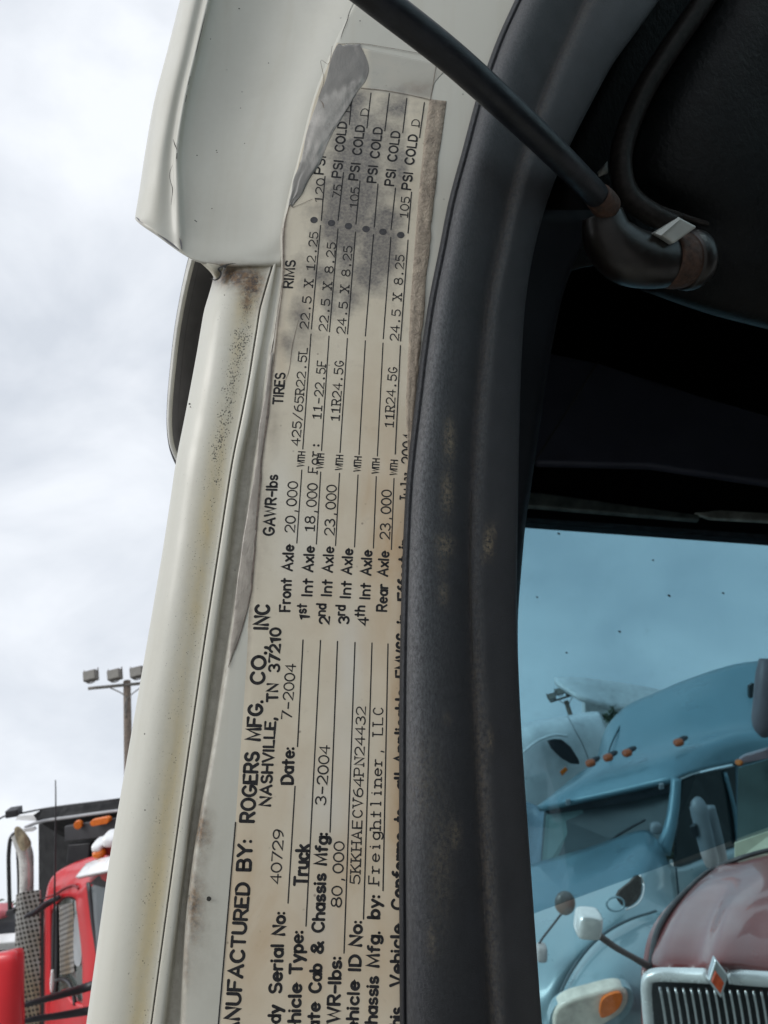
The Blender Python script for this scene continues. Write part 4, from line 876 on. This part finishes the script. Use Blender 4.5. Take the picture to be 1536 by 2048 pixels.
slab('windscreen', [(176, 1768, 5.3), (192, 1752, 5.2), (330, 1735, 4.75), (330, 2030, 4.75), (212, 2010, 5.14), (196, 1925, 5.2)], plain('grey_windscreen', (.14, .165, .18), .1, coat=.6, scale=2, var=.2), dt_, thick=.02)
surf('windscreen_seal', [[(172, 1766, 5.28), (180, 1764, 5.26)], [(182, 1850, 5.25), (189, 1850, 5.23)], [(193, 1920, 5.22), (199, 1918, 5.19)], [(204, 2010, 5.18), (210, 2010, 5.14)]], BLACKM, dt_, near=False, sub=(2, 4), thick=.02)
slab('header_shade', [(178, 1768, 5.25), (196, 1752, 5.16), (330, 1738, 4.72), (330, 1778, 4.72), (215, 1776, 5.08), (190, 1770, 5.2)], BLACKM, dt_, thick=.02)  # black strip stands in for the shade under the visor
surf('sun_visor', [[(172, 1727, 5.32), (195, 1718, 5.12), (250, 1708, 4.8), (330, 1700, 4.6)], [(160, 1742, 5.26), (190, 1732, 5.02), (250, 1722, 4.7), (330, 1714, 4.5)], [(151, 1754, 5.24), (186, 1748, 4.98), (250, 1736, 4.66), (330, 1728, 4.46)]], WHITEP, dt_, near=False, sub=(6, 5), thick=.03)
for x, y, w, h in [(200, 1688, 11, 8), (226, 1676, 17, 12)]:
    c = P(x, y, 5.2); s = 5.2/FPX
    blob('roof_lamp', c, [Rv*w*s, Uv*h*s, Fv*.09], WHITEP, dt_, e=.6)
for x, y, w, h in [(199, 1706, 13, 9)]:
    c = P(x, y, 5.15); s = 5.15/FPX
    blob('beacon', c, [Rv*w*s, Uv*h*s, Fv*.05], AMBER, dt_, e=.8)
slab('lamp_base', [(206, 1692, 5.17), (240, 1684, 5.1), (240, 1716, 5.1), (210, 1712, 5.17)], plain('dark_maroon_lens', (.20, .02, .02), .3), dt_, thick=.06, bevel=.01)
an = tube('antenna', [(111, 1560, 5.7), (111.5, 1600, 5.7), (109, 1800, 5.72), (106, 1955, 5.75)], [.004, .005, .0075, .010], BLACKM, dt_, seg=8)
tube('antenna_base', [(105, 1940, 5.73), (104, 1966, 5.73), (103, 1984, 5.73)], [.010, .016, .008], WHITEP, an, seg=10)
mi = surf('wing_mirror', [[(-60, 1906, 4.7), (0, 1903, 4.62), (34, 1896, 4.62), (44, 1896, 4.66), (48, 1902, 4.78)], [(-60, 1915, 4.6), (0, 1912, 4.5), (30, 1908, 4.5), (45, 1910, 4.56), (49, 1915, 4.78)], [(-60, 1975, 4.58), (0, 1975, 4.46), (28, 1975, 4.46), (44, 1978, 4.52), (49, 1985, 4.78)], [(-60, 2100, 4.58), (0, 2100, 4.46), (28, 2100, 4.46), (46, 2100, 4.52), (51, 2100, 4.78)]], RED, dt_, near=False, sub=(5, 6), thick=.04)
tube('mirror_arm', [(30, 2016, 4.75), (70, 2004, 4.85), (120, 1990, 5.05), (175, 1974, 5.2), (215, 1960, 5.1)], [.010, .018, .024, .029, .028], BLACKM, mi, seg=12)
tube('mirror_arm', [(30, 2046, 4.75), (70, 2038, 4.85), (120, 2031, 5.02), (180, 2021, 5.15), (215, 2014, 5.1)], [.010, .018, .022, .027, .028], BLACKM, mi, seg=12)
tube('mirror_arm', [(48, 1834, 5.5), (70, 1824, 5.55), (95, 1807, 5.7), (121, 1793, 5.75)], [.012, .022, .024, .017], BLACKM, mi, seg=12)
tube('grab_rail', [(40, 1662, 6.35), (24, 1672, 6.3), (18, 1700, 6.3), (18, 1760, 6.3), (20, 1822, 6.3)], .017, BLACKM, dt_, seg=10)
slab('rail_foot', [(12, 1822, 6.28), (27, 1818, 6.26), (29, 1829, 6.26), (10, 1832, 6.28)], BLACKM, dt_, thick=.05, bevel=.005)
tube('guard_rod', [(34, 1700, 6.28), (36, 1740, 6.27), (37, 1790, 6.26)], .010, BLACKM, dt_, seg=8)
slab('cab_gap_shade', [(78, 1800, 6.35), (96, 1796, 6.3), (98, 2100, 6.3), (78, 2100, 6.35)], BLACKP, dt_, thick=.05)  # black sheet stands in for the shade in the gap beside the cab

# parked red truck behind it, at the picture edge
pk = ground_thing('parked_truck', (-20, 1850, 9.5), 'pale red truck bonnet and dark windscreen glimpsed left of the exhaust stack', 'truck')
surf('cab_roof', [[(-160, 1822, 9.6), (-60, 1812, 9.5), (0, 1806, 9.5), (26, 1806, 9.6)], [(-160, 1835, 9.4), (-60, 1828, 9.3), (0, 1824, 9.3), (28, 1824, 9.5)]], plain('faded_red_paint', (.60, .13, .15), .35, coat=.4), pk, near=False, sub=(4, 4), thick=.1)
slab('windscreen', [(-160, 1834, 9.45), (28, 1822, 9.45), (34, 1866, 9.45), (-160, 1880, 9.45)], plain('smoky_glass', (.075, .08, .09), .12, coat=.5), pk, thick=.05)
slab('bonnet', [(-160, 1880, 9.3), (34, 1864, 9.3), (36, 1884, 9.2), (-160, 1900, 9.2)], WHITEP, pk, thick=.3, bevel=.02)
slab('grille', [(-160, 1900, 9.3), (36, 1884, 9.3), (40, 2100, 9.3), (-160, 2100, 9.3)], BLACKM, pk, thick=.3)

# ------------------------------------------------------------ floodlight poles
def light_pole(cx, top, bot, d, heads, arm, label, s=1.0, hs=15):
    t = ground_thing('light_pole', (cx, top, d), label, 'floodlight pole', 'floodlight poles round the yard')
    p0 = P(cx, top, d); p1 = P(cx, bot, d); p1 = Vector((p0.x, p0.y, 0))
    tube('pole', [p1, p1*.5+p0*.5, p0], [.15*s, .14*s, .12*s], WOOD, t, seg=14, world=True)
    a, b = P(*arm[0], d-.15), P(*arm[1], d-.15)
    tube('crossarm', [a, a*.5+b*.5, b], .055*s, LAMPM, t, seg=8, world=True)
    for e in (a*.75+b*.25, a*.25+b*.75):
        tube('brace', [e, Vector((p0.x, p0.y-.13, e.z-.5*s)), Vector((p0.x, p0.y-.13, e.z-1.05*s))], .02*s, LAMPM, t, seg=6, world=True)
    for x, y in heads:
        c = P(x, y, d-.2); u = hs*d/FPX
        h = box('floodlight', c, [Vector((1, 0, .03))*u*1.05, Vector((0, 1, .1))*u*.7, Vector((-.03, -.1, 1))*u*.82], LAMPM, t, bevel=.04*s)
        box('lens', c+Vector((0, -u*.72, -u*.1)), [Vector((1, 0, .03))*u*.85, Vector((0, 1, .1))*u*.05, Vector((-.03, -.1, 1))*u*.62], plain('dusty_lens', (.24, .225, .20), .3), h)
        tube('yoke', [c+Vector((u*1.1, 0, u*1.15)), c+Vector((u*1.12, 0, 0)), c+Vector((u*.5, 0, -u*1.05)), c+Vector((-u*.5, 0, -u*1.05)), c+Vector((-u*1.12, 0, 0)), c+Vector((-u*1.1, 0, u*1.15))], .02*s, LAMPM, h, seg=6, world=True)
    return t
light_pole(254, 1362, 1600, 25, [(182, 1352), (230, 1350), (275, 1345), (322, 1341)], ((177, 1377), (332, 1362)), 'tall wooden pole with brown floodlights on its crossarm against the open sky', 1.0, 12.5)
t2 = light_pole(1132, 1402, 1600, 50, [(1103, 1393), (1119, 1383), (1138, 1383), (1154, 1373)], ((1100, 1404), (1164, 1384)), 'far floodlight pole seen through the cab window above the white truck', 1.3, 7.5)

# ------------------------------------------------------------ trees
def tree(px, d, ht, wd_, label, n=700, seed=1, leaf=.03):
    rnd = random.Random(seed)
    b = P(px[0], px[1], d); b.z = 0
    t = thing('tree', b, label, 'tree', 'trees beyond the parked trucks'); WM[t.name] = Matrix.Translation(b)
    tr = tube('trunk', [b, b+Vector((.1, 0, ht*.4)), b+Vector((0, .1, ht*.8))], [ht*.03, ht*.022, ht*.01], BARK, t, world=True, seg=8)
    for i in range(5):
        a = rnd.uniform(0, 6.28); z = ht*rnd.uniform(.35, .6)
        tube('limb', [b+Vector((0, 0, z)), b+Vector((math.cos(a)*wd_*.3, math.sin(a)*wd_*.3, z+ht*.12)), b+Vector((math.cos(a)*wd_*.42, math.sin(a)*wd_*.42, z+ht*.22))], [ht*.012, ht*.008, ht*.004], BARK, tr, world=True, seg=6)
    cl = [(b+Vector((rnd.uniform(-.4, .4)*wd_, rnd.uniform(-.4, .4)*wd_, ht*rnd.uniform(.42, .92))), wd_*rnd.uniform(.12, .26)) for _ in range(16)]
    vs_, fs = [], []
    for _ in range(n):
        c, r = rnd.choice(cl)
        p = c+Vector((rnd.gauss(0, .55), rnd.gauss(0, .55), rnd.gauss(0, .5)))*r
        x = Vector((rnd.gauss(0, 1), rnd.gauss(0, 1), rnd.gauss(0, 1))).normalized(); y = x.orthogonal().normalized()
        s = ht*leaf*rnd.uniform(.6, 1.4); k0 = len(vs_)
        vs_ += [p-x*s, p+y*s*.5, p+x*s, p-y*s*.5]; fs.append((k0, k0+1, k0+2, k0+3))
    mk('crown', vs_, fs, LEAF, t, smooth=False)
def ztop(px, py, d): return P(px, py, d).z
tree((2, 1795), 75, ztop(2, 1795, 75), 8, 'dark green tree top low on the horizon at the left edge', seed=3)
tree((-60, 1800), 82, ztop(-60, 1800, 82), 9, 'dark green tree just outside the left edge, beyond the red trucks', seed=5)
tree((1238, 1412), 13.2, ztop(1238, 1412, 13.2)*1.06, .75, 'dark green tree seen through the window between the white and blue trucks', n=3200, seed=8, leaf=.011)

# ------------------------------------------------------------ trucks seen through the cab window
wt = ground_thing('white_truck', (1130, 1600, 10.5), 'white sleeper truck with small dark side window, behind the blue truck', 'truck')
surf('cab_roof', [[(980, 1475, 10.9), (1020, 1458, 10.9), (1060, 1443, 10.9), (1100, 1436, 11), (1140, 1430, 11.1), (1175, 1424, 11.3), (1197, 1423, 11.4)], [(980, 1490, 10.4), (1020, 1474, 10.3), (1060, 1458, 10.3), (1100, 1449, 10.4), (1140, 1445, 10.5), (1178, 1441, 10.8), (1204, 1440, 11.0)], [(980, 1530, 10.2), (1020, 1510, 10.1), (1060, 1496, 10.1), (1100, 1488, 10.2), (1140, 1485, 10.3), (1184, 1490, 10.6), (1222, 1492, 10.8)], [(980, 1900, 10.2), (1020, 1900, 10.1), (1060, 1900, 10.1), (1100, 1900, 10.2), (1140, 1900, 10.3), (1190, 1900, 10.6), (1240, 1900, 10.8)]], WHITEP, wt, near=False, sub=(5, 6), thick=.08)
slab('side_window', [(1097, 1483, 10.0), (1108, 1479, 10.02), (1125, 1480, 10.05), (1142, 1494, 10.1), (1158, 1520, 10.12), (1159, 1529, 10.12), (1140, 1527, 10.1), (1122, 1516, 10.05), (1104, 1498, 10.0)], BLACKM, wt, thick=.04)
tube('door_seam', [(1135, 1432, 10.5), (1150, 1460, 10.3), (1166, 1490, 10.35), (1178, 1520, 10.4)], .008, GREYM, wt, seg=6)
tube('fairing_crease', [(1045, 1506, 9.98), (1075, 1482, 10.02), (1110, 1470, 10.08), (1135, 1472, 10.12)], .02, WHITEP, wt, seg=8)
for i in range(1): slab('marker_light', [(1120, 1545, 9.98), (1132, 1535, 9.98), (1136, 1540, 9.98), (1124, 1552, 9.98)], AMBER, wt, thick=.03)
wr = ground_thing('box_trailer', (1220, 1600, 16), 'white trailer roof far behind the white and blue trucks', 'trailer')
surf('trailer_roof', [[(1108, 1354, 16), (1150, 1354, 16), (1230, 1363, 16.5), (1330, 1380, 17), (1400, 1390, 17.5)], [(1112, 1362, 15.8), (1150, 1364, 15.8), (1230, 1374, 16.3), (1330, 1392, 16.8), (1400, 1400, 17.3)], [(1160, 1392, 15.3), (1180, 1400, 15.3), (1230, 1415, 15.8), (1330, 1425, 16.2), (1400, 1430, 16.6)]], WHITEP, wr, near=False, sub=(5, 5), thick=.1)
slab('trailer_side', [(1170, 1398, 15.6), (1400, 1428, 16.8), (1400, 1900, 16.8), (1170, 1900, 15.6)], WHITEP, wr, thick=.1)

bt = ground_thing('blue_truck', (1280, 1800, 6.6), 'pale blue truck with amber roof lights and sloping bonnet, seen through the cab window', 'truck')
surf('cab_roof', [[(1195, 1512, 9.0), (1212, 1456, 8.9), (1250, 1414, 8.8), (1314, 1384, 8.6), (1384, 1355, 8.4), (1488, 1325, 8.2), (1640, 1322, 8.2)],
                  [(1190, 1528, 8.6), (1225, 1484, 8.2), (1275, 1450, 8.1), (1330, 1424, 8.0), (1400, 1400, 7.85), (1490, 1388, 7.75), (1640, 1388, 7.7)],
                  [(1160, 1545, 7.95), (1220, 1516, 7.65), (1290, 1492, 7.55), (1350, 1474, 7.45), (1420, 1460, 7.4), (1490, 1448, 7.32), (1640, 1440, 7.3)],
                  [(1090, 1600, 7.55), (1150, 1576, 7.2), (1240, 1548, 7.0), (1320, 1524, 6.8), (1390, 1500, 6.86), (1480, 1474, 7.0), (1640, 1460, 7.0)],
                  [(1073, 1613, 7.5), (1140, 1603, 7.12), (1240, 1582, 6.86), (1345, 1557, 6.58), (1372, 1549, 6.64), (1480, 1525, 6.9), (1640, 1505, 6.95)]], BLUE, bt, near=False, sub=(6, 6), thick=.06)
for x, y, d in [(1181, 1526, 7.3), (1216, 1515, 7.2), (1254, 1506, 7.1), (1357, 1485, 7.0)]:
    c = P(x, y, d-.12); s = d/FPX
    lb = blob('marker_light', c, [(Rv+Uv*.35).normalized()*10*s, (Uv-Rv*.35).normalized()*6.8*s, Fv*.05], plain('dull_orange_lens', (.48, .10, .03), .3), bt, e=.8)
    blob('light_base', c+(Rv*.75+Uv*.35)*12*s+Fv*.03, [(Rv+Uv*.5).normalized()*13*s, (Uv-Rv*.5).normalized()*4*s, Fv*.04], BLACKM, lb, e=.8)
slab('sun_visor', [(1078, 1616, 7.5), (1240, 1585, 6.9), (1347, 1560, 6.62), (1346, 1586, 6.66), (1240, 1607, 6.95), (1098, 1630, 7.55)], plain('smoked_visor', (.02, .026, .034), .2, coat=.4), bt, thick=.03, bevel=.01)
ws_ = slab('windscreen', [(1088, 1624, 7.62), (1345, 1576, 6.78), (1338, 1640, 6.68), (1322, 1720, 6.6), (1080, 1760, 7.5)], plain('windscreen_glass', (.085, .10, .105), .5, scale=1.5, var=.3), bt, thick=.02)
slab('painted_reflection', [(1092, 1630, 7.58), (1165, 1616, 7.33), (1176, 1730, 7.28), (1082, 1750, 7.47)], TEAL, ws_, thick=.01)  # pale teal plate painted in as a reflection on the windscreen
surf('side_fairing', [[(1040, 1600, 7.9), (1075, 1614, 7.8), (1092, 1626, 7.62)], [(1040, 1680, 7.9), (1070, 1690, 7.75), (1083, 1700, 7.6)], [(1040, 1800, 7.8), (1070, 1800, 7.6), (1080, 1800, 7.5)]], plain('grey_blue_trim', (.20, .26, .31), .4), bt, near=False, sub=(3, 3), thick=.03)
tube('front_pillar', [(1352, 1556, 6.58), (1349, 1600, 6.52), (1341, 1650, 6.46), (1324, 1705, 6.38)], [.045, .047, .05, .07], BLUE, bt, seg=14)
dw = slab('door_window', [(1366, 1562, 6.72), (1392, 1551, 6.75), (1470, 1532, 6.95), (1476, 1700, 6.95), (1352, 1740, 6.6), (1354, 1660, 6.6)], DGLASS, bt, thick=.03)
tube('window_bar', [(1450, 1545, 6.88), (1470, 1625, 6.9), (1476, 1690, 6.92)], .02, BLUE, dw, seg=8)
surf('door', [[(1320, 1700, 6.4), (1352, 1735, 6.55), (1420, 1715, 6.75), (1490, 1690, 6.95)], [(1330, 1780, 6.2), (1360, 1780, 6.5), (1420, 1780, 6.7), (1490, 1780, 6.9)], [(1330, 1960, 6.2), (1360, 1960, 6.5), (1420, 1960, 6.7), (1490, 1960, 6.9)]], BLUE, bt, near=False, sub=(4, 4), thick=.05)
slab('sleeper_side', [(1472, 1528, 7.0), (1660, 1490, 7.4), (1660, 1960, 7.4), (1474, 1960, 7.0)], plain('grey_blue_panel', (.22, .31, .36), .4, scale=2, var=.2), bt, thick=.05, bevel=.01)
slab('sleeper_window', [(1498, 1372, 7.7), (1506, 1366, 7.7), (1540, 1380, 7.72), (1540, 1436, 7.7), (1512, 1428, 7.68), (1499, 1402, 7.68)], DGLASS, bt, thick=.03)
# bonnet, wing, headlight
hd = surf('bonnet', [[(1020, 1742, 7.2), (1100, 1717, 6.95), (1180, 1694, 6.7), (1284, 1660, 6.4), (1300, 1663, 6.36), (1318, 1684, 6.3)],
              [(1020, 1790, 6.3), (1100, 1772, 6.1), (1180, 1750, 5.9), (1288, 1700, 5.9), (1318, 1712, 5.9), (1342, 1738, 6.0)],
              [(1020, 1850, 5.5), (1100, 1832, 5.4), (1180, 1802, 5.35), (1270, 1766, 5.45), (1312, 1774, 5.55), (1352, 1800, 5.75)],
              [(1020, 1920, 5.0), (1090, 1908, 4.95), (1150, 1868, 5.0), (1240, 1818, 5.15), (1310, 1816, 5.3), (1370, 1836, 5.5)],
              [(1020, 2010, 4.8), (1075, 2000, 4.72), (1120, 1945, 4.75), (1190, 1882, 4.9), (1280, 1850, 5.1), (1380, 1870, 5.4)],
              [(1020, 2120, 4.75), (1062, 2110, 4.7), (1095, 2050, 4.65), (1135, 1970, 4.75), (1230, 1890, 5.0), (1380, 1900, 5.3)]], BLUE, bt, near=False, sub=(6, 6), thick=.05)
surf('wing', [[(1080, 2110, 4.62), (1100, 2035, 4.55), (1135, 1955, 4.6), (1185, 1888, 4.78), (1245, 1847, 4.98), (1310, 1824, 5.2), (1390, 1830, 5.45)],
              [(1092, 2112, 4.48), (1116, 2038, 4.40), (1150, 1965, 4.44), (1198, 1904, 4.60), (1254, 1866, 4.82), (1315, 1842, 5.05), (1390, 1848, 5.3)],
              [(1130, 2118, 4.36), (1165, 2050, 4.26), (1200, 1985, 4.28), (1240, 1935, 4.42), (1284, 1902, 4.62), (1330, 1880, 4.85), (1395, 1886, 5.1)],
              [(1190, 2130, 4.38), (1232, 2066, 4.28), (1266, 2012, 4.30), (1300, 1970, 4.44), (1330, 1945, 4.62), (1362, 1928, 4.85), (1400, 1930, 5.1)],
              [(1230, 2150, 4.55), (1278, 2090, 4.45), (1300, 2050, 4.45), (1330, 2020, 4.55), (1355, 2000, 4.7), (1380, 1990, 4.9), (1410, 1990, 5.1)]], BLUE, bt, near=False, sub=(6, 6), thick=.04)
hl = slab('headlight', [(1106, 2052, 4.22), (1114, 2022, 4.19), (1134, 2004, 4.18), (1180, 1990, 4.17), (1235, 1978, 4.17), (1254, 1984, 4.18), (1258, 2000, 4.18), (1246, 2026, 4.19), (1218, 2046, 4.2), (1180, 2066, 4.22), (1120, 2074, 4.23)], LENS, bt, thick=.09, bevel=.02, smooth_k=3)
slab('indicator', [(1203, 2004, 4.155), (1212, 1994, 4.153), (1238, 1986, 4.153), (1245, 1992, 4.155), (1240, 2014, 4.16), (1222, 2030, 4.165), (1202, 2036, 4.165)], AMBER, hl, thick=.02, smooth_k=3, bevel=.003)
slab('headlight_rim', [(1098, 2056, 4.25), (1108, 2016, 4.22), (1132, 1998, 4.21), (1180, 1984, 4.2), (1237, 1972, 4.2), (1262, 1980, 4.2), (1267, 2002, 4.21), (1252, 2032, 4.22), (1222, 2054, 4.23), (1180, 2074, 4.25), (1112, 2082, 4.26)], plain('rim_blue', (.20, .33, .38), .3, coat=.5), hl, thick=.06, smooth_k=3)
vt = slab('bonnet_vent', [(1236, 1790, 4.98), (1262, 1764, 5.1), (1278, 1750, 5.18), (1284, 1766, 5.18), (1282, 1788, 5.12), (1272, 1804, 5.06), (1252, 1814, 5.0)], plain('dark_mesh', (.05, .045, .04), .7, scale=40, var=.5), bt, thick=.02, smooth_k=3)
tube('vent_rim', [(1280, 1750, 5.15), (1287, 1766, 5.14), (1285, 1790, 5.08), (1274, 1808, 5.02), (1252, 1820, 4.96)], .006, CHROME, vt, seg=8)
tube('vent_ring', [(1231+18*math.cos(a*.524), 1808+14*math.sin(a*.524), 4.96) for a in range(13)], .007, BLUE, bt, seg=8)
for pts in ([(1102, 2034, 4.42), (1136, 1954, 4.48), (1186, 1886, 4.66), (1246, 1845, 4.88), (1312, 1822, 5.1)], [(1352, 1735, 6.5), (1358, 1800, 6.42), (1362, 1900, 6.4)], [(1215, 1515, 7.55), (1222, 1490, 8.0), (1240, 1452, 8.45)]):
    tube('panel_gap', pts, .009, plain('dark_blue_gap', (.05, .09, .11), .6), bt, seg=6)
for x, y, d in [(1137, 1606, 7.15), (1324, 1574, 6.62)]:
    slab('visor_clip', [(x-5, y-5, d-.06), (x+4, y-7, d-.06), (x+5, y+4, d-.06), (x-4, y+6, d-.06)], GREYM, bt, thick=.03, bevel=.006)
tube('wiper', [(1200, 1700, 6.75), (1240, 1668, 6.82), (1290, 1640, 6.7)], .011, BLACKM, bt, seg=6)
tube('door_handle', [(1405, 1755, 6.62), (1440, 1746, 6.7)], .022, BLACKM, bt, seg=8)
# mirrors on the blue truck
dm = tube('door_mirror', [(1389, 1604, 5.9), (1394, 1608, 5.88), (1404, 1650, 5.86), (1418, 1708, 5.85), (1424, 1730, 5.86)], [.045, .062, .064, .062, .05], GREYM, bt, seg=18)
tube('door_mirror', [(1418, 1612, 6.0), (1424, 1640, 5.98), (1436, 1690, 5.97), (1446, 1735, 5.98)], [.045, .05, .05, .045], GREYM, bt, seg=16)
slab('mirror_bracket', [(1380, 1655, 5.82), (1392, 1650, 5.8), (1398, 1672, 5.8), (1386, 1678, 5.82)], BLACKM, dm, thick=.04, bevel=.005)
s = 4.7/FPX
cm = blob('convex_mirror', P(1130, 1806, 4.7), [Rv*21*s, Uv*24*s, Fv*.04], plain('bronze_mirror_back', (.27, .20, .17), .3, .3), bt)
tube('mirror_arm', [(1124, 1826, 4.72), (1104, 1852, 4.74), (1084, 1878, 4.76), (1076, 1892, 4.78)], .007, BLACKM, cm, seg=8)
blob('mirror_foot', P(1083, 1905, 4.76), [Rv*11*s, Uv*17*s, Fv*.04], plain('foot_grey', (.40, .38, .38), .4), cm, e=.5)
blob('wiper_pivot', P(1312, 1656, 6.3), [Rv*.05, Uv*.05, Fv*.04], GREYM, bt, e=.7)

mt = ground_thing('maroon_truck', (1440, 1950, 3.2), 'maroon truck with chrome grille bars and a red diamond badge, through the cab window', 'truck')
surf('bonnet', [[(1424, 1742, 4.25), (1440, 1730, 4.2), (1475, 1722, 4.17), (1510, 1712, 4.14), (1560, 1700, 4.1), (1680, 1690, 4.05)],
                [(1376, 1780, 3.85), (1400, 1770, 3.78), (1450, 1762, 3.72), (1495, 1756, 3.66), (1560, 1748, 3.6), (1680, 1744, 3.56)],
                [(1332, 1832, 3.45), (1362, 1826, 3.36), (1420, 1826, 3.3), (1462, 1826, 3.14), (1540, 1822, 3.16), (1680, 1818, 3.14)],
                [(1306, 1888, 3.15), (1342, 1884, 3.05), (1395, 1888, 3.0), (1444, 1890, 2.84), (1520, 1890, 2.86), (1680, 1890, 2.84)],
                [(1298, 1925, 3.02), (1334, 1924, 2.92), (1390, 1926, 2.88), (1432, 1928, 2.745), (1510, 1930, 2.76), (1680, 1934, 2.74)],
                [(1295, 1944, 3.0), (1332, 1944, 2.9), (1390, 1944, 2.86), (1432, 1945, 2.79), (1510, 1950, 2.75), (1680, 1954, 2.73)]], MAROON, mt, near=False, sub=(6, 6), thick=.03)
tube('bonnet_rim', [(1300, 1938, 2.98), (1312, 1870, 3.2), (1340, 1818, 3.48), (1382, 1772, 3.86), (1426, 1738, 4.22), (1475, 1718, 4.14), (1540, 1700, 4.1), (1680, 1684, 4.04)], .012, BLACKM, mt, seg=8)
surf('bonnet_side', [[(1298, 1946, 3.02), (1310, 1880, 3.22), (1336, 1830, 3.5), (1425, 1742, 4.3)], [(1298, 2140, 3.1), (1312, 2140, 3.3), (1340, 2140, 3.6), (1425, 2140, 4.4)]], MAROON, mt, near=False, sub=(4, 4), thick=.03)
gr = slab('grille', [(1300, 1955, 2.95), (1420, 1955, 2.86), (1680, 1965, 2.76), (1680, 2160, 2.76), (1312, 2160, 2.95)], plain('grille_shadow_plate', (.022, .024, .026), .6), mt, thick=.04)  # dark plate stands in for the shade behind the bars
tube('surround', [(1306, 2130, 2.90), (1296, 2030, 2.89), (1293, 1972, 2.88), (1297, 1956, 2.88), (1312, 1950, 2.87), (1360, 1950, 2.84), (1420, 1952, 2.79)], [.021, .021, .021, .022, .024, .025, .026], plain('pale_chrome_bar', (.80, .80, .80), .25, .4, scale=9), gr, seg=14)
tube('surround', [(1456, 1952, 2.76), (1500, 1956, 2.73), (1560, 1960, 2.71), (1680, 1966, 2.7)], .026, plain('pale_chrome_rail', (.80, .80, .80), .25, .4, scale=9), gr, seg=14)
for i in range(22):
    x = 1320+15.5*i
    if x > 1650: break
    d = 2.90-(x-1300)*.0005
    tube('grille_bar', [(x, 1974+.025*(x-1320), d), (x+8, 2020, d-.012), (x+26, 2150, d+.0)], .0058, CHROME, gr, seg=8, k=3)
bd = slab('badge', [(1431, 1918, 2.70), (1458, 1953, 2.69), (1444, 2001, 2.69), (1416, 1964, 2.70)], CHROME, gr, thick=.04, bevel=.010)
slab('badge_face', [(1432, 1945, 2.688), (1448, 1966, 2.682), (1441, 1987, 2.682), (1424, 1965, 2.688)], plain('orange_red_enamel', (.62, .09, .03), .3, var=.3, scale=60), bd, thick=.01)
fm = blob('fender_mirror', P(1176, 1846, 2.9), [(Rv*1-Uv*.05)*25*2.9/FPX, (Uv+Rv*.1)*25*2.9/FPX, Fv*.05], plain('bright_chrome', (.80, .80, .79), .2, .45, scale=9), mt, e=.45)
tube('mirror_arm', [(1194, 1868, 2.92), (1230, 1894, 2.94), (1265, 1914, 2.97), (1300, 1934, 3.0)], [.014, .0125, .012, .016], plain('brown_grey_arm', (.12, .095, .09), .5), fm, seg=10)
slab('windscreen', [(1476, 1536, 4.6), (1560, 1512, 4.5), (1700, 1480, 4.4), (1700, 1690, 4.3), (1560, 1706, 4.4), (1474, 1724, 4.5)], GGLASS, mt, thick=.02)
slab('painted_pale_reflection', [(1470, 1686, 4.42), (1560, 1655, 4.36), (1700, 1630, 4.3), (1700, 1688, 4.26), (1560, 1702, 4.32), (1470, 1722, 4.42)], plain('painted_reflection_green', (.40, .46, .36), .5), mt, thick=.02)  # pale green plate painted in as a reflection on the glass
vz = slab('cab_visor', [(1476, 1520, 4.45), (1490, 1512, 4.42), (1560, 1492, 4.3), (1700, 1465, 4.2), (1700, 1492, 4.18), (1560, 1512, 4.3), (1480, 1530, 4.45)], plain('mauve_paint', (.27, .17, .18), .35, coat=.4), mt, thick=.08, bevel=.012)
blob('marker_light', P(1478, 1525, 4.40), [(Rv+Uv*.4).normalized()*.022, (Uv-Rv*.4).normalized()*.017, Fv*.03], AMBER, vz)
tube('air_stack', [(1530, 1318, 4.6), (1531, 1345, 4.58), (1527, 1400, 4.56), (1524, 1450, 4.56), (1530, 1470, 4.57)], [.035, .055, .058, .055, .03], plain('mauve_grey_steel', (.20, .15, .16), .4), mt, seg=16)
